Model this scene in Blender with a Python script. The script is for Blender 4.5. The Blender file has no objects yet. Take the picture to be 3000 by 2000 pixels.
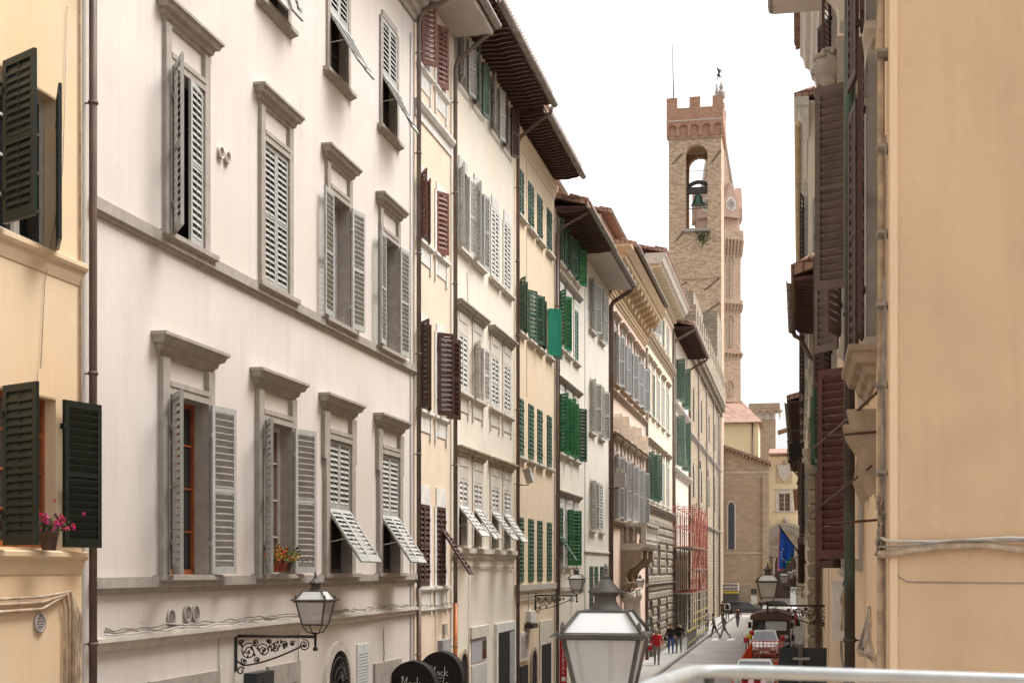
import bpy, math, random
from mathutils import Matrix, Vector
random.seed(7)
R = math.radians
C = bpy.context.scene.collection
# ---------------------------------------------------------------- calibration (real metres; photo pixels are 3000x2000)
F = 4120.0; TH = math.atan(840/F); cs, sn = math.cos(TH), math.sin(TH); HC = 4.9
def Yof(px, X):
    t = (px-1500)/F; return X*(cs+t*sn)/(t*cs-sn)
def Zof(px, py, X):
    Y = Yof(px, X); return HC+(1665-py)*(-X*sn+Y*cs)/F
def XatY(px, Y):
    t = (px-1500)/F; return Y*(t*cs-sn)/(cs+t*sn)
def ZatY(px, py, Y):
    X = XatY(px, Y); return HC+(1665-py)*(-X*sn+Y*cs)/F
# ---------------------------------------------------------------- mesh builder
class MB:
    def __init__(s): s.v = []; s.f = []; s.m = []; s.c = 0; s.sm = []; s.smooth = False
    def _a(s, vs, fs):
        o = len(s.v); s.v += [tuple(v) for v in vs]
        for f in fs: s.f.append(tuple(i+o for i in f)); s.m.append(s.c); s.sm.append(s.smooth)
    def box(s, x0, x1, y0, y1, z0, z1, M=None):
        vs = [Vector(p) for p in ((x0,y0,z0),(x1,y0,z0),(x1,y1,z0),(x0,y1,z0),(x0,y0,z1),(x1,y0,z1),(x1,y1,z1),(x0,y1,z1))]
        if M: vs = [M@v for v in vs]
        s._a(vs, [(0,3,2,1),(4,5,6,7),(0,1,5,4),(1,2,6,5),(2,3,7,6),(3,0,4,7)])
        return s
    def quad(s, a, b, c, d): s._a([a,b,c,d], [(0,1,2,3)]); return s
    def poly(s, pts): s._a(pts, [tuple(range(len(pts)))]); return s
    def prism(s, pts, y0, y1, M=None):            # polygon of (x,z), extruded along y
        n = len(pts); vs = [Vector((x,y0,z)) for x,z in pts]+[Vector((x,y1,z)) for x,z in pts]
        if M: vs = [M@v for v in vs]
        s._a(vs, [tuple(range(n)), tuple(range(2*n-1,n-1,-1))]+[(i,i+n,(i+1)%n+n,(i+1)%n) for i in range(n)]); return s
    def tube(s, path, r, n=8, cap=True):
        path = [Vector(p) for p in path]; rs = r if isinstance(r,(list,tuple)) else [r]*len(path)
        vs = []; k = len(path); up = None
        for i,p in enumerate(path):
            d = (path[min(i+1,k-1)]-path[max(i-1,0)])
            if d.length < 1e-9: d = Vector((0,0,1))
            d.normalize()
            if up is None: up = Vector((0,0,1)) if abs(d.z) < .9 else Vector((1,0,0))
            a = d.cross(up)
            if a.length < 1e-4: a = d.cross(Vector((0.3,1,.2)))
            a.normalize(); b = a.cross(d); b.normalize(); up = b
            for j in range(n):
                t = 2*math.pi*j/n; vs.append(p+rs[i]*(math.cos(t)*a+math.sin(t)*b))
        fs = [(i*n+j, i*n+(j+1)%n, (i+1)*n+(j+1)%n, (i+1)*n+j) for i in range(k-1) for j in range(n)]
        if cap: fs += [tuple(range(n-1,-1,-1)), tuple((k-1)*n+j for j in range(n))]
        q = s.smooth; s.smooth = n > 5; s._a(vs, fs); s.smooth = q; return s
    def lathe(s, prof, n=16, c=(0,0,0), M=None, sx=1, sy=1, rot=0):   # prof of (r,z)
        vs = []; k = len(prof)
        for r,z in prof:
            for j in range(n):
                t = 2*math.pi*(j+.5)/n+rot; v = Vector((c[0]+sx*r*math.cos(t), c[1]+sy*r*math.sin(t), c[2]+z)); vs.append(M@v if M else v)
        fs = [(i*n+j, i*n+(j+1)%n, (i+1)*n+(j+1)%n, (i+1)*n+j) for i in range(k-1) for j in range(n)]
        fs += [tuple(range(n-1,-1,-1)), tuple((k-1)*n+j for j in range(n))]
        q = s.smooth; s.smooth = n > 8; s._a(vs, fs); s.smooth = q; return s
    def mould(s, x0, x1, z, prof, e=1, y=0):      # mitred moulding; prof of (dz, projection)
        vs = []
        for dz,p in prof:
            vs += [(x0-e*p,y,z+dz),(x0-e*p,y-p,z+dz),(x1+e*p,y-p,z+dz),(x1+e*p,y,z+dz)]
        k = len(prof); fs = []
        for i in range(k-1):
            for j in range(3): fs.append((4*i+j,4*i+j+1,4*i+4+j+1,4*i+4+j))
        fs += [(3,2,1,0), tuple(4*(k-1)+j for j in range(4))]
        s._a(vs, fs); return s
    def blob(s, c, r, n=6, sq=(1,1,1), jit=.0):
        prof = [(max(.001,math.sin(math.pi*i/n)), -math.cos(math.pi*i/n)) for i in range(n+1)]
        M = Matrix.Translation(c)@Matrix.Diagonal((r*sq[0],r*sq[1],r*sq[2],1))
        q = s.smooth; s.lathe(prof, max(9,2*n), M=M); s.smooth = q; return s
    def mesh(s, name, mats):
        me = bpy.data.meshes.new(name); me.from_pydata(s.v, [], s.f)
        for m in (mats if isinstance(mats,(list,tuple)) else [mats] if mats else []): me.materials.append(m)
        me.polygons.foreach_set('material_index', s.m); me.polygons.foreach_set('use_smooth', s.sm); me.update(); return me
    def build(s, name, mats, parent=None, loc=(0,0,0), rz=0, **kw):
        return link(name, s.mesh(name, mats), parent, loc, rz, **kw)
def link(name, me, parent=None, loc=(0,0,0), rz=0, **kw):
    o = bpy.data.objects.new(name, me); C.objects.link(o); o.location = loc; o.rotation_euler = (0,0,rz)
    if parent: o.parent = parent
    for k,v in kw.items(): o[k] = v
    return o
def empty(name, loc, rz=0, **kw): return link(name, None, None, loc, rz, **kw)
def copy_tree(o, parent=None):
    c = o.copy(); C.objects.link(c)
    if parent: c.parent = parent
    for ch in o.children: copy_tree(ch, c)
    return c
# ---------------------------------------------------------------- materials
def mat(name, col, rough=.8, metal=0, var=.12, scale=6, bump=0., spec=.3, streak=0., streakcol=(.18,.15,.12), coat=0, blotch=None, fine=0., objv=0.):
    m = bpy.data.materials.new(name); m.use_nodes = True; nt = m.node_tree; N = nt.nodes; L = nt.links
    b = N['Principled BSDF']; b.inputs['Roughness'].default_value = rough; b.inputs['Metallic'].default_value = metal
    b.inputs['Specular IOR Level'].default_value = spec; b.inputs['Coat Weight'].default_value = coat
    tc = N.new('ShaderNodeTexCoord')
    def noise(sc, det=4, vec=None, r=.55):
        n = N.new('ShaderNodeTexNoise'); n.inputs['Scale'].default_value = sc; n.inputs['Detail'].default_value = det; n.inputs['Roughness'].default_value = r
        L.new(vec or tc.outputs['Object'], n.inputs['Vector']); return n.outputs['Fac']
    def ramp(f, a, b_, lo=0., hi=1.):
        r = N.new('ShaderNodeMapRange'); r.inputs['From Min'].default_value = a; r.inputs['From Max'].default_value = b_
        r.inputs['To Min'].default_value = lo; r.inputs['To Max'].default_value = hi; L.new(f, r.inputs['Value']); return r.outputs['Result']
    def mix(f, a, b_, mode='MIX'):
        x = N.new('ShaderNodeMix'); x.data_type = 'RGBA'; x.blend_type = mode
        if isinstance(f, float): x.inputs['Factor'].default_value = f
        else: L.new(f, x.inputs['Factor'])
        for k,v in (('A',a),('B',b_)):
            i = [q for q in x.inputs if q.name == k and q.type == 'RGBA'][0]
            if isinstance(v, tuple): i.default_value = (*v[:3],1)
            else: L.new(v, i)
        return [q for q in x.outputs if q.type == 'RGBA'][0]
    dk = tuple(c*(1-var*1.6) for c in col); lt = tuple(min(1,c*(1+var*.6)) for c in col)
    c = mix(ramp(noise(scale), .3, .7), dk, lt)
    if blotch: c = mix(ramp(noise(.55, 5), .48, .72, 0, .75), c, blotch)
    if streak:
        mp = N.new('ShaderNodeMapping'); mp.inputs['Scale'].default_value = (3.2,3.2,.22); L.new(tc.outputs['Object'], mp.inputs['Vector'])
        a = ramp(noise(1.3, 5, mp.outputs['Vector'], .65), .5, .78, 0, streak)
        c = mix(a, c, streakcol)
        c = mix(ramp(noise(9, 6, None, .7), .56, .8, 0, streak*.6), c, streakcol)
    if objv:
        oi = N.new('ShaderNodeObjectInfo'); hv = N.new('ShaderNodeHueSaturation'); L.new(ramp(oi.outputs['Random'],0,1,1-objv,1+objv), hv.inputs['Value']); L.new(ramp(oi.outputs['Random'],0,1,1+objv*.4,1-objv*.4), hv.inputs['Saturation']); L.new(c, hv.inputs['Color']); c = hv.outputs['Color']
    if fine: c = mix(ramp(noise(38, 3), .35, .65, 0, fine), c, tuple(q*.6 for q in col))
    L.new(c, b.inputs['Base Color'])
    if bump:
        bp = N.new('ShaderNodeBump'); bp.inputs['Strength'].default_value = bump; bp.inputs['Distance'].default_value = .02
        L.new(noise(14, 6), bp.inputs['Height']); L.new(bp.outputs['Normal'], b.inputs['Normal'])
    return m
def masonry(name, c1, c2, mortar, bw, bh, ms=.012, bump=.5, jig=.12, dark=(.2,.17,.13), dk=.5):
    m = bpy.data.materials.new(name); m.use_nodes = True; nt = m.node_tree; N = nt.nodes; L = nt.links
    b = N['Principled BSDF']; b.inputs['Roughness'].default_value = .92; b.inputs['Specular IOR Level'].default_value = .15
    tc = N.new('ShaderNodeTexCoord'); sp = N.new('ShaderNodeSeparateXYZ'); L.new(tc.outputs['Object'], sp.inputs[0])
    ad = N.new('ShaderNodeMath'); ad.operation = 'ADD'; L.new(sp.outputs[0], ad.inputs[0]); L.new(sp.outputs[1], ad.inputs[1])
    cb = N.new('ShaderNodeCombineXYZ'); L.new(ad.outputs[0], cb.inputs[0]); L.new(sp.outputs[2], cb.inputs[1])
    nz = N.new('ShaderNodeTexNoise'); nz.inputs['Scale'].default_value = 3.8; nz.inputs['Detail'].default_value = 4; L.new(cb.outputs[0], nz.inputs['Vector'])
    vm = N.new('ShaderNodeVectorMath'); vm.operation = 'SCALE'; vm.inputs['Scale'].default_value = jig; L.new(nz.outputs['Color'], vm.inputs[0])
    va = N.new('ShaderNodeVectorMath'); va.operation = 'ADD'; L.new(cb.outputs[0], va.inputs[0]); L.new(vm.outputs[0], va.inputs[1])
    br = N.new('ShaderNodeTexBrick'); br.inputs['Scale'].default_value = 1; br.inputs['Brick Width'].default_value = bw; br.inputs['Row Height'].default_value = bh
    br.inputs['Mortar Size'].default_value = ms; br.inputs['Mortar Smooth'].default_value = .6; br.inputs['Bias'].default_value = 0
    br.inputs['Color1'].default_value = (*c1,1); br.inputs['Color2'].default_value = (*c2,1); br.inputs['Mortar'].default_value = (*mortar,1)
    L.new(va.outputs[0], br.inputs['Vector'])
    n2 = N.new('ShaderNodeTexNoise'); n2.inputs['Scale'].default_value = .7; n2.inputs['Detail'].default_value = 8; n2.inputs['Roughness'].default_value = .7; L.new(tc.outputs['Object'], n2.inputs['Vector'])
    mr = N.new('ShaderNodeMapRange'); mr.inputs['From Min'].default_value = .45; mr.inputs['From Max'].default_value = .75; mr.inputs['To Max'].default_value = dk; L.new(n2.outputs['Fac'], mr.inputs['Value'])
    mx = N.new('ShaderNodeMix'); mx.data_type = 'RGBA'; L.new(mr.outputs[0], mx.inputs['Factor'])
    A = [q for q in mx.inputs if q.type == 'RGBA']; L.new(br.outputs['Color'], A[0]); A[1].default_value = (*dark,1)
    L.new([q for q in mx.outputs if q.type == 'RGBA'][0], b.inputs['Base Color'])
    bp = N.new('ShaderNodeBump'); bp.inputs['Strength'].default_value = bump; bp.inputs['Distance'].default_value = .03; bp.invert = True
    L.new(br.outputs['Fac'], bp.inputs['Height']); L.new(bp.outputs['Normal'], b.inputs['Normal'])
    return m
def plaster(name, col, blotch=None, st=.28, var=.05): return mat(name, col, .92, var=var, scale=1.1, bump=.15, fine=.07, spec=.12, streak=st, streakcol=tuple(c*.55 for c in col), blotch=blotch)
M = {}
M['pA'] = plaster('ochre_plaster', (.67,.52,.35), (.66,.44,.24), .24)
M['pB'] = plaster('pale_pink_plaster', (.645,.592,.545), (.59,.515,.45), .25)
M['pC'] = plaster('peach_plaster', (.70,.575,.44), (.74,.58,.47), .18)
M['pD'] = plaster('cream_plaster', (.70,.645,.55), (.70,.60,.48), .24)
M['pE'] = plaster('sand_plaster', (.68,.555,.41), (.70,.52,.35), .22)
M['pF'] = plaster('ivory_plaster', (.71,.665,.58), (.68,.6,.5), .26)
M['pG'] = plaster('white_plaster', (.72,.675,.60), (.70,.64,.54), .22)
M['pH'] = plaster('rose_plaster', (.76,.58,.47), (.72,.52,.40), .2)
M['pI'] = plaster('butter_plaster', (.69,.61,.47), (.6,.52,.4), .3)
M['pJ'] = plaster('chalk_plaster', (.77,.71,.60), (.66,.58,.46), .3)
M['pR'] = plaster('orange_plaster', (.66,.46,.285), (.57,.41,.25), .24, .09)
M['pRb'] = plaster('apricot_plaster', (.80,.62,.44), (.72,.54,.36), .16)
M['pY'] = plaster('yellow_plaster', (.76,.62,.40), (.72,.56,.36), .15)
M['sgrey'] = mat('grey_sandstone', (.36,.32,.28), .85, var=.14, scale=5, bump=.12, streak=.25, streakcol=(.2,.17,.14))
M['sbrown'] = mat('brown_sandstone', (.36,.28,.2), .85, var=.18, scale=5, bump=.12, streak=.35, streakcol=(.15,.1,.07))
M['spale'] = mat('pale_limestone', (.58,.53,.46), .85, var=.12, scale=4, bump=.1, streak=.3, streakcol=(.3,.26,.2))
M['swhite'] = mat('white_painted_stone', (.66,.64,.60), .85, var=.1, scale=4, bump=.1, streak=.25, streakcol=(.4,.36,.3))
M['sport'] = mat('portal_stone', (.36,.31,.26), .85, var=.18, scale=3, bump=.12, streak=.35, streakcol=(.18,.15,.12))
M['sgold'] = mat('golden_stone', (.57,.43,.27), .85, var=.15, scale=5, bump=.1, streak=.25, streakcol=(.3,.2,.1))
def paint(name, col, var=.1, rough=.55): return mat(name, col, rough, var=var, scale=3, bump=.05, spec=.4, streak=.35, streakcol=tuple(c*.5 for c in col), objv=.16, fine=.12)
M['lgrey'] = paint('grey_shutter_paint', (.43,.43,.40), .12)
M['ldgrey'] = paint('blue_grey_shutter_paint', (.36,.365,.36), .14)
M['lwhite'] = paint('pale_grey_shutter_paint', (.56,.54,.50), .12)
M['lbrown'] = paint('dark_brown_shutter_paint', (.07,.03,.022), .2)
M['lred'] = paint('red_brown_shutter_paint', (.17,.055,.03), .25)
M['lgreen'] = paint('green_shutter_paint', (.05,.11,.07), .2)
M['lbgreen'] = paint('bright_green_shutter_paint', (.035,.19,.07), .2)
M['lteal'] = paint('teal_board_paint', (.0,.24,.15), .08)
M['lblack'] = paint('blackish_green_shutter_paint', (.008,.016,.011), .2, .45)
M['lmgreen'] = paint('muted_green_shutter_paint', (.10,.17,.13), .2)
M['wood'] = mat('chestnut_window_wood', (.27,.075,.02), .5, var=.25, scale=8, spec=.4)
M['wwhite'] = mat('white_window_wood', (.6,.57,.52), .6, var=.1)
M['wdark'] = mat('dark_window_wood', (.07,.045,.035), .6, var=.2)
M['glass'] = mat('dark_window_glass', (.02,.022,.024), .06, var=.3, scale=1, spec=.6)
M['curtain'] = mat('brown_curtain', (.17,.10,.075), .9, var=.2, scale=3)
M['board'] = mat('grey_inner_board', (.36,.35,.36), .8, var=.05)
M['void'] = mat('dark_interior', (.012,.01,.009), .9, var=.2)
M['rafter'] = mat('eave_timber', (.10,.055,.045), .85, var=.3, scale=4)
M['plank'] = mat('eave_planks', (.095,.05,.045), .9, var=.3, scale=3)
M['tileedge'] = mat('eave_tile_lines', (.40,.29,.25), .9, var=.3, scale=6)
M['soffit'] = mat('plain_soffit', (.50,.46,.42), .9, var=.08, scale=2)
M['gutter'] = mat('weathered_gutter_metal', (.30,.27,.23), .55, .3, var=.2, scale=3)
M['pipe'] = mat('brown_pipe_paint', (.135,.085,.065), .5, var=.2, scale=3, spec=.4)
M['pipeg'] = mat('grey_brown_pipe', (.17,.135,.11), .55, var=.25, scale=3, spec=.4)
M['copper'] = mat('copper_pipe', (.42,.14,.04), .45, .3, var=.25, scale=4)
M['patina'] = mat('patinated_pipe', (.045,.035,.03), .5, var=.3, scale=5, blotch=(.08,.17,.13), spec=.4)
M['iron'] = mat('dark_wrought_iron', (.05,.042,.038), .6, .3, var=.3, scale=8)
M['lampm'] = mat('lantern_grey_metal', (.10,.09,.082), .6, .2, var=.3, scale=9, bump=.15, streak=.3, streakcol=(.16,.12,.09))
M['opal'] = mat('opal_lantern_glass', (.60,.565,.53), .25, var=.05, scale=2, spec=.5)
nt_ = M['opal'].node_tree; tr_ = nt_.nodes.new('ShaderNodeBsdfTransparent'); ms_ = nt_.nodes.new('ShaderNodeMixShader'); ms_.inputs[0].default_value = .34
nt_.links.new(nt_.nodes['Principled BSDF'].outputs[0], ms_.inputs[1]); nt_.links.new(tr_.outputs[0], ms_.inputs[2]); nt_.links.new(ms_.outputs[0], nt_.nodes['Material Output'].inputs['Surface'])
M['opaltop'] = mat('white_lantern_glass', (.72,.72,.70), .2, var=.02, scale=2, spec=.5)
M['tile'] = masonry('terracotta_tiles', (.27,.155,.115), (.42,.29,.22), (.17,.09,.07), .22, .35, .03, .8, .03, (.3,.2,.16), .4)
M['tower'] = masonry('tower_rubble_stone', (.42,.28,.18), (.72,.56,.41), (.42,.31,.21), .34, .15, .02, .9, .17, (.40,.30,.21), .4)
M['brick'] = masonry('tower_red_brick', (.34,.16,.10), (.49,.29,.20), (.40,.27,.19), .32, .11, .014, .5, .08, (.44,.31,.22), .65)
M['barg'] = masonry('palace_dark_stone', (.27,.225,.17), (.42,.35,.26), (.14,.115,.09), .55, .27, .025, .9, .2, (.17,.15,.125), .6)
M['bargl'] = masonry('palace_light_stone', (.34,.27,.19), (.46,.37,.27), (.2,.16,.11), .6, .3, .025, .8, .2, (.2,.16,.12), .6)
M['hex'] = masonry('bell_tower_brick', (.40,.28,.19), (.58,.43,.31), (.33,.23,.16), .38, .16, .018, .8, .16, (.34,.25,.18), .55)
M['spire'] = masonry('faded_spire_brick', (.40,.25,.18), (.52,.36,.28), (.40,.30,.23), .34, .12, .014, .5, .08, (.40,.30,.23), .7)
M['church'] = masonry('church_ashlar', (.35,.27,.19), (.43,.34,.25), (.27,.21,.15), .7, .34, .012, .4, .06, (.33,.24,.16), .5)
M['rust'] = mat('rusticated_stone', (.33,.28,.22), .9, var=.25, scale=2.5, bump=.3, streak=.3, streakcol=(.15,.12,.09))
M['quoin'] = mat('yellow_grey_quoin_stone', (.38,.31,.21), .9, var=.25, scale=2.5, bump=.35, streak=.2)
M['asphalt'] = mat('street_paving', (.34,.315,.295), .85, var=.14, scale=.6, bump=.1, streak=.12, fine=.15)
M['pave'] = mat('pavement_slabs', (.36,.345,.32), .85, var=.12, scale=.9, bump=.15, fine=.2)
M['kerb'] = mat('kerb_stone', (.20,.18,.16), .85, var=.2, scale=3)
M['ground'] = mat('city_ground', (.2,.18,.16), .9, var=.1, scale=.3)
M['paintw'] = mat('road_paint_white', (.72,.71,.68), .7, var=.15, scale=5)
M['rail'] = mat('galvanised_rail', (.30,.31,.31), .5, .35, var=.1, scale=12)
M['cable'] = mat('painted_cable', (.50,.38,.27), .7, var=.25, scale=9)
M['cableg'] = mat('grey_cable', (.33,.29,.25), .7, var=.25, scale=9)
M['vent'] = mat('grey_vent_plastic', (.34,.31,.28), .6, var=.1)
M['terra'] = mat('terracotta_pot', (.36,.10,.045), .8, var=.2)
M['potb'] = mat('brown_pot', (.12,.07,.055), .7, var=.2)
M['leafg'] = mat('leaf_green', (.05,.10,.03), .6, var=.4, scale=20)
M['pink'] = mat('pink_petals', (.72,.05,.32), .6, var=.2, scale=15)
M['redp'] = mat('coral_petals', (.70,.10,.08), .6, var=.2, scale=15)
M['yelp'] = mat('yellow_petals', (.72,.55,.06), .6, var=.2, scale=15)
M['bronze'] = mat('verdigris_bronze', (.10,.17,.15), .5, .5, var=.2)
M['black'] = mat('black_canvas', (.018,.014,.014), .8, var=.2, scale=5)
M['chalk'] = mat('white_lettering', (.75,.73,.7), .8, var=.05)
M['redsign'] = mat('red_banner', (.42,.02,.03), .6, var=.1)
M['plaque'] = mat('pale_plaque_marble', (.58,.60,.60), .5, var=.06)
M['darkletter'] = mat('grey_engraving', (.3,.31,.32), .8, var=.1)
M['blueflag'] = mat('flag_blue', (.03,.15,.78), .7, var=.15, scale=2)
M['greenflag'] = mat('flag_green', (.02,.3,.1), .7, var=.1)
M['pinkflag'] = mat('flag_pink', (.6,.2,.25), .7, var=.1)
M['scafr'] = mat('red_scaffold_paint', (.38,.12,.085), .5, var=.2, spec=.4)
M['scafg'] = mat('galvanised_scaffold', (.33,.34,.31), .5, .4, var=.2)
M['yellow'] = mat('yellow_scaffold_paint', (.55,.42,.10), .6, var=.2)
M['orange'] = mat('orange_barrier_plastic', (.80,.09,.02), .55, var=.15)
M['signb'] = mat('dark_sign_back', (.04,.045,.05), .5, .3, var=.1)
M['galv'] = mat('galvanised_post', (.36,.35,.33), .5, .5, var=.1)
M['skin'] = mat('skin', (.48,.27,.19), .6, var=.08)
M['hair'] = mat('brown_hair', (.04,.025,.018), .7, var=.2)
M['carw'] = mat('white_car_paint', (.76,.76,.75), .3, var=.03, spec=.5, coat=.4)
M['carr'] = mat('red_car_paint', (.42,.015,.02), .3, var=.05, spec=.5, coat=.4)
M['carb'] = mat('brown_van_paint', (.10,.06,.045), .5, var=.1, spec=.4)
M['card'] = mat('dark_car_paint', (.03,.032,.034), .3, var=.05, spec=.5, coat=.4)
M['tarp'] = mat('brown_tarpaulin', (.135,.082,.065), .8, var=.15, scale=2)
M['tyre'] = mat('tyre_rubber', (.02,.02,.02), .8, var=.1)
M['chrome'] = mat('bright_metal', (.6,.6,.6), .2, .9, var=.05)
M['lampw'] = mat('headlight_glass', (.75,.77,.78), .1, var=.05, spec=.6)
M['leadg'] = mat('leaded_glass', (.08,.095,.12), .3, var=.3, scale=6)
for k,c in (('cred',(.5,.02,.03)),('cblk',(.02,.018,.018)),('cblue',(.05,.11,.32)),('cgrey',(.2,.2,.19)),('cdgrey',(.09,.09,.09)),('cwht',(.6,.58,.56)),('cbrn',(.1,.06,.04))):
    M[k] = mat('cloth_'+k[1:], c, .85, var=.15, scale=8)
# ---------------------------------------------------------------- buildings
class Bld:
    """local frame: x along the facade, y into the building, z up; front at y=0"""
    def __init__(s, name, label, cat, X, Y0, Y1, ztop, side, wm, depth=9, **kw):
        s.side, s.X, s.Y0, s.Y1, s.zt, s.wm, s.dep = side, X, Y0, Y1, ztop, wm, depth
        s.w = Y1-Y0
        if side == 'L': loc, rz = (X,Y0,0), math.pi/2
        elif side == 'R': loc, rz = (X,Y1,0), -math.pi/2
        else: loc, rz = (Y0,X,0), 0         # F: X is the world Y of the plane, Y0..Y1 the world X range
        s.root = empty(name, loc, rz, label=label, category=cat, **kw); s.op = []
    def lx(s, px):
        if s.side == 'L': return Yof(px, s.X)-s.Y0
        if s.side == 'R': return s.Y1-Yof(px, s.X)
        return XatY(px, s.X)-s.Y0
    def lz(s, px, py): return ZatY(px, py, s.X) if s.side == 'F' else Zof(px, py, s.X)
    def walls(s, extra=(), roof=True):
        mb = MB(); x0, x1, z1, D = .004, s.w-.004, s.zt, s.dep
        xs = sorted({x0,x1,*[q for o in s.op for q in o[:2]]}); zs = sorted({0,z1,*[q for o in s.op for q in o[2:4]]})
        for i in range(len(xs)-1):
            for j in range(len(zs)-1):
                cx, cz = (xs[i]+xs[i+1])/2, (zs[j]+zs[j+1])/2
                if any(o[0]<cx<o[1] and o[2]<cz<o[3] for o in s.op): continue
                mb.quad((xs[i],0,zs[j]),(xs[i+1],0,zs[j]),(xs[i+1],0,zs[j+1]),(xs[i],0,zs[j+1]))
        for a,b,c,d in s.op:
            q = .34
            mb.quad((a,0,c),(a,0,d),(a,q,d),(a,q,c)); mb.quad((b,0,d),(b,0,c),(b,q,c),(b,q,d))
            mb.quad((a,0,d),(b,0,d),(b,q,d),(a,q,d)); mb.quad((b,0,c),(a,0,c),(a,q,c),(b,q,c))
            mb.quad((a,q,c),(b,q,c),(b,q,d),(a,q,d))
        mb.quad((x0,D,0),(x0,0,0),(x0,0,z1),(x0,D,z1)); mb.quad((x1,0,0),(x1,D,0),(x1,D,z1),(x1,0,z1))
        mb.quad((x1,D,0),(x0,D,0),(x0,D,z1),(x1,D,z1)); mb.quad((x0,0,z1),(x1,0,z1),(x1,D,z1),(x0,D,z1))
        return mb.build('wall', s.wm, s.root)
_mc = {}
def cached(key, fn):
    if key not in _mc: _mc[key] = fn()
    return _mc[key]
def leaf_mesh(w, h, sp, m, side, solid=False, hang=False):
    """louvred leaf; side 1: hinge at x=0 and body to +x, -1 to -x; hang: body below the hinge"""
    def mk():
        mb = MB(); t = .036; st = min(.065, w*.16); z0 = -h if hang else 0
        a, b = (0,w) if side > 0 else (-w,0)
        mb.box(a,a+st,-t/2,t/2,z0,z0+h); mb.box(b-st,b,-t/2,t/2,z0,z0+h)
        mb.box(a+st,b-st,-t/2,t/2,z0,z0+.1); mb.box(a+st,b-st,-t/2,t/2,z0+h-.07,z0+h)
        if solid: mb.box(a+st,b-st,-.012,.012,z0+.1,z0+h-.07)
        else:
            if h > 1.3 and not hang: mb.box(a+st,b-st,-t/2+.002,t/2-.002,z0+h*.5-.025,z0+h*.5+.025)
            n = max(3,int((h-.17)/sp)); s = (h-.17)/n; k = s*(.98 if sp < .08 else .56); d = .03
            for i in range(n):
                zc = z0+.1+s*(i+.5); e = .006
                mb._a([(a+st,-d/1.4,zc-k/1.15),(b-st,-d/1.4,zc-k/1.15),(b-st,d/1.8,zc+k/1.9),(a+st,d/1.8,zc+k/1.9),
                       (a+st,-d/1.4,zc-k/1.15+e*2),(b-st,-d/1.4,zc-k/1.15+e*2),(b-st,d/1.8,zc+k/1.9+e*2),(a+st,d/1.8,zc+k/1.9+e*2)],
                      [(0,3,2,1),(4,5,6,7),(0,1,5,4),(1,2,6,5),(2,3,7,6),(3,0,4,7)])
            mb.box((a+b)/2-.006,(a+b)/2+.006,-.018,-.012,z0+.1,z0+h-.07) if w > .5 and sp < .1 else None
        for zz in (.18,.82): mb.box(-.02,.02,-t/2-.012,t/2+.004,z0+h*zz-.03,z0+h*zz+.03)
        return mb.mesh('shutter', m)
    return cached(('leaf',round(w,2),round(h,2),sp,m.name,side,solid,hang), mk)
PED = [(0,.03),(.05,.05),(.07,.09),(.13,.11),(.15,.17),(.21,.2),(.23,.235),(.27,.235)]
def scalep(p, a, b): return [(z*a, q*b) for z,q in p]
SILL = [(0,.03),(.04,.07),(.06,.1),(.12,.1)]
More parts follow.
